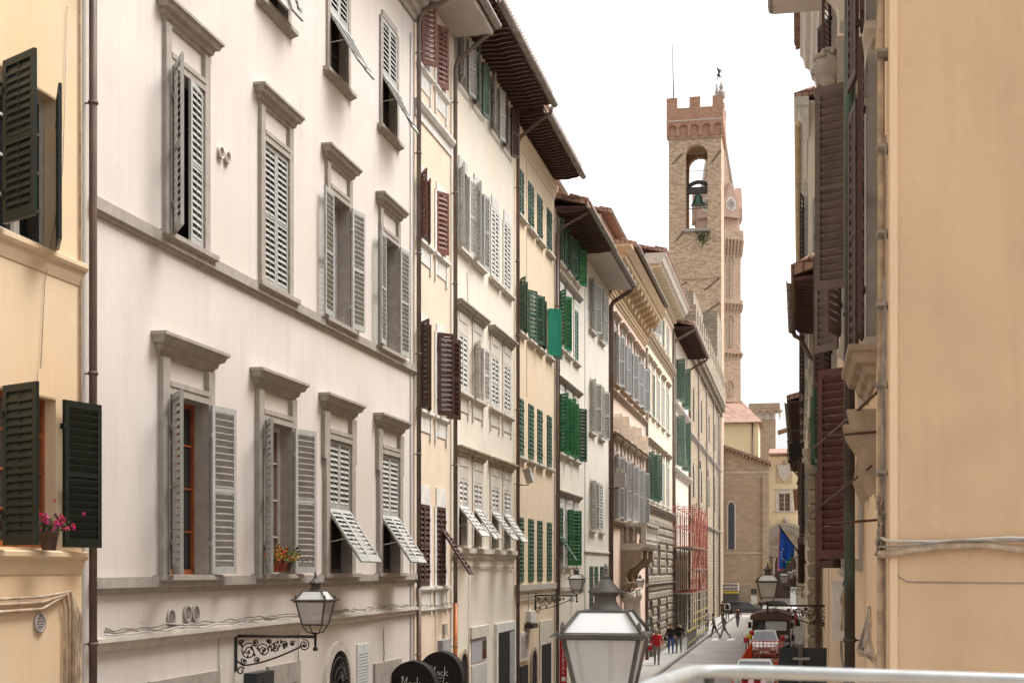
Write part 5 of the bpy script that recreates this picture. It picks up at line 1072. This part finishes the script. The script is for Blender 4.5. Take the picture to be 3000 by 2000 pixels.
# floodlight
fl = empty('floodlight', (LX-.03,Yof(1521,LX),Zof(1521,1420,LX)), 0, label='dark grey floodlight on a short arm below the green shutters of the sand coloured house', category='floodlight')
MB().tube([(0,0,0),(.32,0,0)],.015,6).build('arm', M['iron'], fl); Mx = Matrix.Translation((.3,0,.25))@Matrix.Rotation(R(-14),4,'Y')
mb = MB(); mb.box(-.09,.09,-.13,.13,-.2,.2,Mx); mb.box(-.11,.11,-.15,.15,.14,.22,Mx); mb.build('lamp_housing', M['sgrey'], fl); mb = MB(); mb.box(.09,.1,-.1,.1,-.16,.12,Mx); mb.build('lamp_glass', M['glass'], fl)
f2 = empty('floodlight', (LX,Yof(1781,LX),Zof(1781,1430,LX)), 0, label='small grey floodlight on the thick downpipe before the rose palazzo', category='floodlight')
MB().tube([(0,0,0),(.5,0,0)],.02,6).build('arm', M['iron'], f2); mb = MB(); mb.box(.3,.75,-.2,.2,.05,.65); mb.box(.35,.6,-.1,.1,.65,.85); mb.build('lamp_housing', M['sgrey'], f2)
# flower pots
def flowers(label, loc, pots, r, cols, seed, spread=1):
    out = []
    for i,(dx,dy,pr,ph,pm,cl) in enumerate(pots):
        t = empty('flower_pot', (loc[0]+dx,loc[1]+dy,loc[2]), 0, label=label[i], category='flower pot')
        MB().lathe([(pr*.7,0),(pr,ph*.85),(pr*1.08,ph*.85),(pr*1.08,ph),(pr*.9,ph)],14).build('pot', M[pm], t)
        rr = random.Random(seed+i); mb = MB(); mf = MB()
        for k in range(260):
            v = Vector((rr.gauss(0,.5),rr.gauss(0,.5),abs(rr.gauss(0,.45))))*r+Vector((0,0,ph)); s_ = r*rr.uniform(.08,.2); a_ = Vector((rr.uniform(-1,1),rr.uniform(-1,1),rr.uniform(-.6,.6))).normalized()*s_; b_ = a_.cross(Vector((rr.uniform(-1,1),rr.uniform(-1,1),1))).normalized()*s_*.5
            mb.quad(v-a_,v-b_,v+a_,v+b_)
        mb.build('leaves', M['leafg'], t)
        for k in range(70):
            v = Vector((rr.gauss(0,.5),rr.gauss(0,.5),abs(rr.gauss(0.2,.4))))*r*1.15+Vector((0,0,ph+.02)); s_ = r*rr.uniform(.1,.2)
            for j in range(4):
                a_ = Vector((rr.uniform(-1,1),rr.uniform(-1,1),rr.uniform(-1,1))).normalized()*s_; b_ = a_.cross(Vector((rr.uniform(-1,1),1,rr.uniform(-1,1)))).normalized()*s_*.6
                mf.c = rr.randrange(len(cl)); mf.quad(v-a_*.2-b_,v+a_,v+a_*.3+b_,v-a_+b_*.2)
        mf.build('petals', [M[q] for q in cl], t)
ya = Yof(143,-7.62)
flowers(['brown pot of magenta flowers on the sill of the ochre house'], (-7.62,ya,5.09), [(0,0,.1,.2,'potb',['pink','pink','redp'])], .19, None, 5)
ybb = Yof(806,LX+.05)-.05
flowers(['left terracotta pot of yellow flowers on the sill of the curtained window','middle terracotta pot of coral flowers on the same sill','tallest green leafy pot at the right end of the same sill'], (LX+.02,ybb,4.85),
    [(.12,-.22,.09,.16,'terra',['yelp','yelp','redp']),(.13,.06,.09,.16,'terra',['redp','redp','yelp']),(.1,.36,.085,.15,'potb',['yelp','leafg','leafg'])], .19, None, 15)
# flag
fr_ = empty('flag', (.3,56,5.1), 0, label='blue flag with green and pink edges drooping from a slanted pole on the right-hand facade', category='flag')
tip = Vector((-1.05,-.9,1.46)); MB().tube([(0,0,0),tip],.028,8).build('flag_pole', M['iron'], fr_)
n1, n2 = 16, 18; mb = MB(); V_ = []; rr = random.Random(2)
for i in range(n1+1):
    s_ = i/n1; base = tip*(.97-.52*s_); ln = 1.72-.95*s_
    if s_ > .5: ln = 1.245-(s_-.5)*1.8
    for j in range(n2+1):
        t_ = j/n2; V_.append(base+Vector((-.10*t_*(1-s_)+.18*math.sin(s_*8)*t_*.35*(1-s_)-.28*t_*s_*0,.12*math.sin(s_*13+t_*3)*t_,-ln*t_)))
for i in range(n1):
    for j in range(n2):
        mb.c = 0
        if s_ and (i/n1 > .45 and j/n2 > .86-.1*(i/n1)): mb.c = 1
        if i < 1 or (i < 5 and j/n2 > .9): mb.c = 2
        mb._a([V_[i*(n2+1)+j],V_[(i+1)*(n2+1)+j],V_[(i+1)*(n2+1)+j+1],V_[i*(n2+1)+j+1]],[(0,1,2,3)])
mb.sm = [True]*len(mb.f); o = mb.build('flag_cloth', [M['blueflag'],M['greenflag'],M['pinkflag']], fr_)
md = o.modifiers.new('s','SOLIDIFY'); md.thickness = .006
mb = MB()
for k in range(7):
    a_ = 2.4+k*.42; mb.blob((-.70+.26*math.cos(a_),-.92,.35+.3*math.sin(a_)),.03,3,(1,.3,1))
mb.build('flag_stars', M['chalk'], fr_)
# road sign seen from behind
sg_ = empty('road_sign', (0.03,24,0), 0, label='pair of dark grey road sign panels seen from behind on a galvanised post', category='road sign')
MB().lathe([(.038,0),(.038,3.62),(.045,3.62),(.045,3.66),(.02,3.68)],14).build('post', M['galv'], sg_)
mb = MB(); mb.box(-.36,-.0,.045,.065,2.75,3.58); mb.box(.01,.43,.045,.065,2.75,3.58); mb.build('sign_panel', M['signb'], sg_)
mb = MB(); mb.box(-.13,.15,-.05,.045,3.38,3.42); mb.box(-.13,.15,-.05,.045,2.9,2.94); mb.build('clamp', M['galv'], sg_)
# terrace railing
rl = empty('terrace_railing', (-.22,3.22,3.5), 0, label='galvanised tube railing out of focus along the bottom edge of the view', category='railing'); rl.location.z += .001
mb = MB(); mb.tube([(-.05,-3.2,1.2),(-.03,-.82,1.196),(-.012,-.12,1.172),(-.0,-.03,1.167),(.03,0,1.166),(.1,.005,1.166),(.75,.04,1.152),(2.9,.1,1.13)],.0158,14); mb.build('top_rail', M['rail'], rl)
for x_,y_ in ((.02,0),(1.5,0.04),(2.8,.09),(-.03,-1.5)): MB().tube([(x_,y_,0),(x_,y_,1.16)],.012,8).build('railing_post', M['lampm'], rl)
# ---------------- scaffold
sc_ = empty('scaffold', (-7.9,88.8,0), 0, label='red painted scaffold with grey and yellow lower rails against the chalk white house', category='scaffold')
N_ = 9; ys = [k*1.8 for k in range(N_)]
mu, ml, mbk = MB(), MB(), MB()
for i,y in enumerate(ys):
    for x in (.15,1.35):
        mu.tube([(x,y,3.3),(x,y,8.9+.15*(i%3))],.03,5); ml.tube([(x,y,0),(x,y,3.3)],.035,5)
for k in range(17): mu.tube([(1.36,k*.9+.3,3.4+(k%3)*.9),(1.36,k*.9+.3,8.6-(k%4)*.3)],.022,5)
for lv in (3.4,4.9,6.3,7.6,8.8):
    for x in (.15,1.35): mu.tube([(x,0,lv),(x,ys[-1],lv)],.032,5)
    for y in ys[::2]: mu.tube([(.15,y,lv),(1.35,y,lv)],.03,5)
for i in range(0,N_-2,2):
    for lv in (3.4,6.3): mbk.tube([(1.36,ys[i],lv),(1.36,ys[i+2],lv+2.5)],.025,5)
for k in range(30):
    y = random.random()*ys[-1]; z = 3.5+random.random()*5; mbk.tube([(1.38,y,z),(1.38,y,z+random.uniform(.4,1.3))],.022,4)
mu.build('red_frame', M['scafr'], sc_); mbk.build('red_brace', M['scafr'], sc_)
for lv in (.5,1.1,2.0,2.8):
    for x in (.15,1.38): ml.tube([(x,0,lv),(x,ys[-1],lv)],.03,5)
ml.build('grey_frame', M['scafg'], sc_); mb = MB()
for lv in (.6,1.05,1.55,2.05): mb.box(1.36,1.4,.0,ys[-1],lv,lv+.07)
mb.build('yellow_rail', M['yellow'], sc_); mb = MB()
for lv in (3.3,4.8,6.2): mb.box(.1,1.4,0,ys[-1],lv,lv+.05)
mb.build('deck', M['scafg'], sc_)
bf = empty('street_barrier', (-6.45,83.5,.12), 0, label='low yellow and grey barred barrier along the kerb at the foot of the scaffold', category='barrier')
mb = MB()
for k in range(24): mb.tube([(0,k*.3,0),(0,k*.3,1.05)],.018,5)
mb.build('bars', M['scafg'], bf); mb = MB(); mb.box(-.02,.02,0,7,1.0,1.08); mb.box(-.02,.02,0,7,.3,.36); mb.build('rail', M['yellow'], bf)
# ---------------- orange works fence
of = empty('works_fence', (-1.65,60,0), 0, label='orange plastic mesh fence round a works pit in the right lane', category='fence')
W2 = .8
def net(name, pts, h, lab=None):
    mb = MB()
    for a_,b_ in zip(pts,pts[1:]):
        a_, b_ = Vector(a_), Vector(b_); n = int((b_-a_).length/.22)+1
        for i in range(n+1): p_ = a_.lerp(b_,i/n); mb.tube([p_+Vector((0,0,.08)),p_+Vector((0,0,h))],.016,4)
        for z in [.08+k*(h-.08)/6 for k in range(7)]: mb.tube([a_+Vector((0,0,z)),b_+Vector((0,0,z))],.03 if z in (.08,) or z > h-.02 else .016,4)
    return mb.build(name, M['orange'], of)
net('mesh_panel', [(-W2,0,0),(W2,0,0)], 1.0); net('mesh_panel', [(-W2,0,0),(-W2,16,0)], 1.0); net('mesh_panel', [(W2,0,0),(W2,16,0)], 1.0); net('mesh_panel', [(-W2,16,0),(W2,16,0)], 1.05)
MB().box(.35,W2,-.03,.03,.1,.98).build('solid_panel', M['orange'], of); mb = MB()
for x in (-W2,-.2,W2):
    for y in (0,8,16): mb.tube([(x,y,0),(x,y,1.1)],.035,6)
mb.build('fence_post', M['scafr'], of)
def warn(lab, loc, ms=('carr','yelp')):
    t = empty('warning_lamp', loc, 0, label=lab, category='warning lamp'); mb = MB(); mb.tube([(0,0,0),(0,0,1.0)],.03,6); mb.lathe([(.16,0),(.12,.05)],10); mb.build('stand', M['iron'], t)
    mb = MB(); mb.lathe([(.06,0),(.13,.04),(.15,.16),(.13,.28),(.05,.32)],14,(0,0,1.0)); mb.build('lamp_lens', M[ms[0]], t); return t
warn('red warning lamp at the far left corner of the orange fence',(-2.72,75,0)); warn('red warning lamp just right of the other one on the fence corner',(-2.5,77.5,.25)); warn('yellow warning lamp between the two red ones',(-2.62,76.2,.1),('yelp',)); warn('red warning lamp at the right end of the orange fence',(-.85,77,0))
# ---------------- cars
def wheel(root, x, y, r=.3, w=.18):
    sgn = 1 if x > 0 else -1; Mx = Matrix.Translation((x,y,r))@Matrix.Rotation(R(90)*sgn,4,'Y'); o = MB().lathe([(r*.6,-w/2),(r*.93,-w/2),(r,-w*.3),(r,w*.3),(r*.93,w/2),(r*.6,w/2)],20,M=Mx).build('wheel', M['tyre'], root)
    mb = MB(); mb.lathe([(.001,w/2-.02),(r*.3,w/2),(r*.6,w/2-.01),(r*.6,w/2-.04)],12,M=Mx); mb.build('rim', M['chrome'], o)
def loft(mb, st):
    vs = []; k = len(st[0])
    for s_ in st: vs += s_
    fs = [(i*k+j,i*k+(j+1)%k,(i+1)*k+(j+1)%k,(i+1)*k+j) for i in range(len(st)-1) for j in range(k)]+[tuple(range(k-1,-1,-1)),tuple((len(st)-1)*k+j for j in range(k))]
    mb._a(vs, fs)
def car(lab, loc, rz, body, roofm, L=3.9, W=1.7, Hh=1.48, hl=.62):
    t = empty('parked_car', loc, rz, label=lab, category='car'); h = W/2
    def ring(y, w, zb_, zm, zt_, k=.9): return [(-w,y,zb_),(-w,y,zm),(-w*k,y,zt_),(w*k,y,zt_),(w,y,zm),(w,y,zb_)]
    mb = MB(); loft(mb,[ring(0,h*.72,.32,.5,.62),ring(.12,h*.88,.25,.55,.72),ring(.5,h*.98,.22,.62,.82),ring(1.1,h,.22,.68,.93),ring(2.2,h,.22,.68,.95),ring(L-.5,h,.22,.68,.96),ring(L-.08,h*.93,.25,.62,.92),ring(L,h*.85,.34,.55,.8)]); mb.build('body', body, t)
    y0,y1,y2,y3 = 1.0,1.65,L-.75,L-.2; a_, b_ = h*.9, h*.7
    def Q(y,z,w): return [(-w,y,z),(w,y,z)]
    mb = MB(); vs = [(-a_,y0,.92),(a_,y0,.92),(b_,y1,Hh-.03),(-b_,y1,Hh-.03),(-b_,y2,Hh-.04),(b_,y2,Hh-.04),(a_,y3,.95),(-a_,y3,.95),(b_*.85,(y1+y2)/2,Hh),(-b_*.85,(y1+y2)/2,Hh)]
    mb._a(vs,[(0,1,2,3),(3,2,8,9),(9,8,5,4),(4,5,6,7),(1,6,5,2),(2,5,8),(0,3,4,7),(3,9,4)]); mb.build('roof', roofm, t)
    mb = MB(); lerp = lambda p_,q_,u: tuple(p_[i]+(q_[i]-p_[i])*u for i in range(3))
    def inset(p4, u=.1, off=(0,0,0)):
        c_ = [sum(p_[i] for p_ in p4)/4 for i in range(3)]; return [tuple(c_[i]+(p_[i]-c_[i])*(1-u)+off[i] for i in range(3)) for p_ in p4]
    mb._a(inset([vs[0],vs[1],vs[2],vs[3]],.1,(0,-.012,.012)),[(0,1,2,3)]); mb.build('windscreen', M['glass'], t)
    MB()._a(inset([vs[4],vs[5],vs[6],vs[7]],.12,(0,.012,.012)),[(0,1,2,3)])
    for sx in (1,-1):
        q4 = [(sx*a_,y0,.92),(sx*a_,y3,.95),(sx*b_,y2,Hh-.04),(sx*b_,y1,Hh-.03)]; mb = MB(); mb._a(inset(q4,.14,(sx*.014,0,.006)),[(0,1,2,3)]); mb.build('side_window', M['glass'], t)
        mb = MB(); mb.lathe([(.12,0),(.12,.03),(.06,.06),(.001,.07)],14,M=Matrix.Translation((sx*h*.66,.12 if hl < .7 else .02,hl))@Matrix.Rotation(R(90),4,'X')); mb.build('headlight', M['lampw'], t)
        mb = MB(); mb.box(sx*(h+.08)-.07,sx*(h+.08)+.07,1.15,1.25,.92,1.05); mb.build('wing_mirror', body, t)
        wheel(t, sx*(h-.08), .72); wheel(t, sx*(h-.08), L-.75)
    mb = MB(); mb.box(-h*.8,h*.8,-.06,.1,.3,.42); mb.build('bumper', M['cdgrey'], t); mb = MB(); mb.box(-h*.4,h*.4,-.03,.1,.46,.58); mb.build('grille', M['chrome'], t); mb = MB(); mb.box(-.26,.26,-.075,-.06,.3,.41); mb.build('number_plate', M['chalk'], t)
    return t
c1 = car('red car with a white roof facing the camera behind the railing', (-1.62,52.0,0), 0, M['carr'], M['carw'], 3.9, 1.74, 1.47, .79)
mb = MB(); mb.box(-.45,-.2,.3,1.0,.86,.93); mb.box(.0,.25,.3,1.0,.86,.93); mb.build('bonnet_stripe', M['carw'], c1)
car('white car parked behind the orange works fence', (-1.85,78.2,0), 0, M['carw'], M['carw'], 3.8, 1.65, 1.46)
car('dark car crossing the far end of the street', (-3.6,152.6,0), R(90), M['card'], M['card'], 4.3, 1.75, 1.4)
car('light grey car standing under the portal steps', (-.2,154.4,0), R(78), M['carw'], M['card'], 4.0, 1.7, 1.45)
vn = empty('delivery_van', (-1.62,84.5,0), 0, label='brown tarpaulin covered van with a wide windscreen behind the white car', category='van')
mb = MB(); mb.box(-1.1,1.1,.0,6.5,.45,1.15); mb.prism([(-1.12,1.15),(1.12,1.15),(1.05,2.0),(-1.05,2.0)],.05,6.5); mb.build('body', M['carb'], vn)
mb = MB(); mb.prism([(-1.2,1.88),(1.2,1.88),(1.2,2.12),(.7,2.32),(0,2.4),(-.7,2.32),(-1.2,2.12)],-.15,6.6); mb.build('tarpaulin_roof', M['tarp'], vn)
mb = MB(); mb.box(-.95,.95,.0,.04,1.2,1.85); mb.build('windscreen', M['glass'], vn); mb = MB(); mb.box(-.3,.92,-.012,-.002,1.25,1.8); mb.build('screen_reflection', M['plaque'], vn)  # pale panel over the glass paints in the windscreen's reflection
mb = MB(); mb.box(-1.05,1.05,-.1,.1,.4,.6); mb.build('bumper', M['chrome'], vn)
for sx in (-1,1):
    wheel(vn,sx*1.0,1.0,.36,.22); wheel(vn,sx*1.0,5.2,.36,.22); mb = MB(); mb.box(sx*.85-.14,sx*.85+.14,-.03,.02,.8,.98); mb.build('headlight', M['lampw'], vn); mb = MB(); mb.box(sx*1.22-.1,sx*1.22+.1,-.05,.02,1.4,1.75); mb.build('wing_mirror', M['iron'], vn)
def scooter(lab, loc, rz, m):
    t = empty('scooter', loc, rz, label=lab, category='scooter', group='scooters parked along the right kerb')
    for y in (-.6,.6): MB().lathe([(.12,-.05),(.22,-.05),(.24,0),(.22,.05),(.12,.05)],14,M=Matrix.Translation((0,y,.24))@Matrix.Rotation(R(90),4,'Y')).build('wheel', M['tyre'], t)
    mb = MB(); mb.prism([(-.18,.3),(.18,.3),(.2,.8),(.12,1.0),(-.12,1.0),(-.2,.8)],-.5,-.38); mb.box(-.16,.16,-.4,.1,.28,.34); mb.prism([(-.17,.3),(.17,.3),(.15,.72),(-.15,.72)],.1,.8); mb.build('body', m, t)
    mb = MB(); mb.box(-.15,.15,.05,.8,.72,.82); mb.build('seat', M['tyre'], t); mb = MB(); mb.tube([(-.34,-.36,1.06),(0,-.44,1.0),(.34,-.36,1.06)],.02,6); mb.tube([(0,-.44,1.0),(0,-.6,.3)],.03,6); mb.build('handlebar', M['iron'], t); MB().prism([(-.16,1.0),(.16,1.0),(.1,1.4),(-.1,1.4)],-.52,-.5).build('windshield', M['opal'], t)
scooter('white scooter parked by the right kerb beyond the van', (-.55,97,0), R(15), M['carw']); scooter('red scooter parked beside the far end of the right kerb', (-.6,120,0), R(60), M['carr']); scooter('black scooter last in the row at the right kerb', (-.6,126,0), R(50), M['card']); scooter('white scooter with dark seat nearest the cross street', (-1.2,138,0), R(70), M['carw'])
# ---------------- people
def person(lab, loc, rz, top, leg, hair='hair', hgt=1.75, stride=.0, arm=.1, bag=None, long_hair=False, lean=0):
    k = hgt/1.75; me = bpy.data.meshes.new('p'); J = []; Ed = []; Rd = []
    def j(x,y,z,r,par=None, ry=None):
        J.append((x*k,(y+lean*(z-.9))*k,z*k)); Rd.append((r*k*1.22,(ry or r)*k*1.2)); 
        if par is not None: Ed.append((par,len(J)-1))
        return len(J)-1
    pel = j(0,0,.95,.135,None,.10); wa = j(0,-.01,1.12,.125,pel,.09); ch = j(0,-.01,1.32,.155,wa,.105); nk = j(0,0,1.49,.06,ch); hd = j(0,-.02,1.60,.075,nk,.09); tp_ = j(0,-.01,1.70,.065,hd,.075); j(0,-.105,1.59,.016,hd)
    for sx in (-1,1):
        s_ = stride*sx; hip = j(sx*.1,0,.86,.09,pel); kn = j(sx*.105,-s_*.5-.02,.48,.058,hip); an = j(sx*.105,-s_+(.08 if s_ < 0 else 0),.09+(.05 if s_ < 0 else 0),.038,kn); j(sx*.11,-s_-.15+(.08 if s_ < 0 else 0),.04,.035,an)
        sh = j(sx*.19,0,1.42,.055,ch); el = j(sx*(.235+arm*.12),.03+s_*.3,1.14,.042,sh); wr = j(sx*(.235+arm*.05),-.06-arm*.6+s_*.5,.92+arm*.8,.028,el); hnd = j(sx*(.24+arm*.18),-.09-arm*.7+s_*.55,.85+arm*.8,.03,wr)
        for q in range(4): f1 = j(sx*(.24+arm*.18)+(q-1.5)*.006,-.10-arm*.7+s_*.55+(q-1.5)*.02,.80+arm*.8-.004*abs(q-1.5),.0095,hnd); j(sx*(.235+arm*.18),-.105-arm*.7+s_*.55+(q-1.5)*.02,.765+arm*.8,.0085,f1)
        j(sx*(.22+arm*.18),-.13-arm*.7+s_*.55,.83+arm*.8,.0095,hnd)
    me.from_pydata(J, Ed, []); o = bpy.data.objects.new('tmp', me); C.objects.link(o)
    md = o.modifiers.new('k','SKIN'); md.use_smooth_shade = True; o.modifiers.new('s','SUBSURF').levels = 1
    for i,r in enumerate(Rd): me.skin_vertices[0].data[i].radius = r; me.skin_vertices[0].data[i].use_root = (i == 0)
    bpy.context.view_layer.update(); m2 = bpy.data.meshes.new_from_object(o.evaluated_get(bpy.context.evaluated_depsgraph_get())); bpy.data.objects.remove(o)
    m2.materials.clear()
    for q in (top, leg, 'skin', 'tyre'): m2.materials.append(M[q])
    for f in m2.polygons:
        c_ = f.center/k; z = c_.z
        i = 2 if z > 1.47 else (0 if (z > .93 or (abs(c_.x) > .2 and z > .6)) else (3 if z < .1 else 1))
        if abs(c_.x) > .19 and z < .93+arm*.8 and z > .6: i = 2
        f.material_index = i
    b_ = link('person', m2, None, loc, rz, label=lab, category='person')
    mb = MB(); mb.blob((0,(.015+lean*.75)*k,1.675*k),.102*k,8,(.92,1.05,.85)); 
    if long_hair: mb.blob((0,(.06+lean*.7)*k,1.56*k),.09*k,8,(1,.6,1.5))
    mb.build('hair', M[hair], b_)
    mb = MB()
    for sx in (-1,1): mb.blob((sx*.032*k,(-.098+lean*.72)*k,1.615*k),.011*k,5)
    mb.build('eyes', M['tyre'], b_); mb = MB(); mb.box(-.025*k,.025*k,(-.108+lean*.7)*k,(-.09+lean*.7)*k,1.548*k,1.556*k); mb.build('mouth', M['carr'], b_)
    if bag:
        kind, bm = bag; mb = MB()
        if kind == 'back': mb.prism([(-.15,1.02),(.15,1.02),(.16,1.35),(.1,1.46),(-.1,1.46),(-.16,1.35)],.1,.3)
        else: mb.prism([(-.42,.75),(-.2,.75),(-.22,.98),(-.40,.98)],-.1,.06); mb.tube([(.12,-.1,1.45),(-.05,-.17,1.2),(-.28,-.06,.98)],.014,5)
        mb.build('bag', M[bm], b_)
    return b_
person('person in a red shirt and grey trousers walking towards the camera on the left pavement', (-6.9,69.8,.12), 0, 'cred', 'cgrey', 'skin', 1.8, .16, .15, ('side','cred'))
person('person in a black jacket and blue jeans with a strap across the chest', (-7.05,79.3,.12), R(8), 'cblk', 'cblue', 'hair', 1.7, .1, .12, ('side','cblk'), True)
person('person in a dark jacket close beside the one in blue jeans', (-6.65,79.9,.12), R(-5), 'cblk', 'cgrey', 'hair', 1.78, -.1, .1)
person('person in pale grey striding across the crossing with long steps', (-5.1,99,.01), R(-75), 'cgrey', 'cgrey', 'hair', 1.8, .34, .1, None, False, -.08)
person('person in grey leaning forward behind the striding one', (-5.9,101,.01), R(-100), 'cgrey', 'cdgrey', 'hair', 1.7, .26, .1, None, False, -.1)
person('person in a white top on the left pavement by the end of the scaffold', (-6.85,108,.12), R(170), 'cwht', 'cgrey', 'hair', 1.72, .1, .1, None, True)
person('person with a dark backpack walking away near the street corner', (-6.55,133,.12), R(180), 'cwht', 'cdgrey', 'hair', 1.78, .12, .1, ('back','cblk'))
person('person in dark brown clothes left of the backpack at the street corner', (-7.1,135,.12), R(175), 'cbrn', 'cblk', 'hair', 1.72, .1, .1)
person('small figure in dark red walking on the road beyond the crossing', (-5.0,119,.01), R(165), 'cbrn', 'cdgrey', 'hair', 1.7, .2, .1)
person('person in black standing beside the notice board below the church', (-3.9,150.6,.0), R(20), 'cblk', 'cdgrey', 'hair', 1.7, .05, .1)
# ================================================================ CAMERA, LIGHT, SKY
sc = bpy.context.scene
cam = bpy.data.cameras.new('camera'); co = bpy.data.objects.new('camera', cam); C.objects.link(co); sc.camera = co
co.location = (0,0,HC); co.rotation_euler = (R(90),0,TH); cam.sensor_width = 36; cam.lens = 36*F/3000; cam.shift_y = 665/3000; cam.clip_end = 2000; cam.clip_start = .05
cam.dof.use_dof = True; cam.dof.focus_distance = 38; cam.dof.aperture_fstop = 6.3
w = bpy.data.worlds.new('World'); sc.world = w; w.use_nodes = True; nt = w.node_tree; bg = nt.nodes['Background']
sk = nt.nodes.new('ShaderNodeTexSky'); sk.sky_type = 'NISHITA'; sk.sun_disc = False; EL, RO = 62, 62
sk.sun_elevation = R(EL); sk.sun_rotation = R(RO); sk.air_density = 1; sk.dust_density = 5; sk.ozone_density = 1
hs = nt.nodes.new('ShaderNodeHueSaturation'); hs.inputs['Saturation'].default_value = .07; nt.links.new(sk.outputs[0], hs.inputs['Color']); nt.links.new(hs.outputs[0], bg.inputs[0]); bg.inputs[1].default_value = .14
sun = bpy.data.lights.new('sun','SUN'); so = bpy.data.objects.new('sun', sun); C.objects.link(so); sun.energy = 1.5; sun.angle = R(32); sun.color = (1,.97,.93)
# direction towards the sun: ahead of the camera to the right, high
az = R(RO); d = Vector((math.sin(az)*math.cos(R(EL)), math.cos(az)*math.cos(R(EL)), math.sin(R(EL)))); so.rotation_euler = d.to_track_quat('Z','Y').to_euler(); so.location = (0,-20,60)
sc.view_settings.view_transform = 'Standard'; sc.view_settings.look = 'None'; sc.view_settings.exposure = 1.38; sc.view_settings.gamma = 1
sc.cycles.max_bounces = 8; sc.cycles.diffuse_bounces = 5
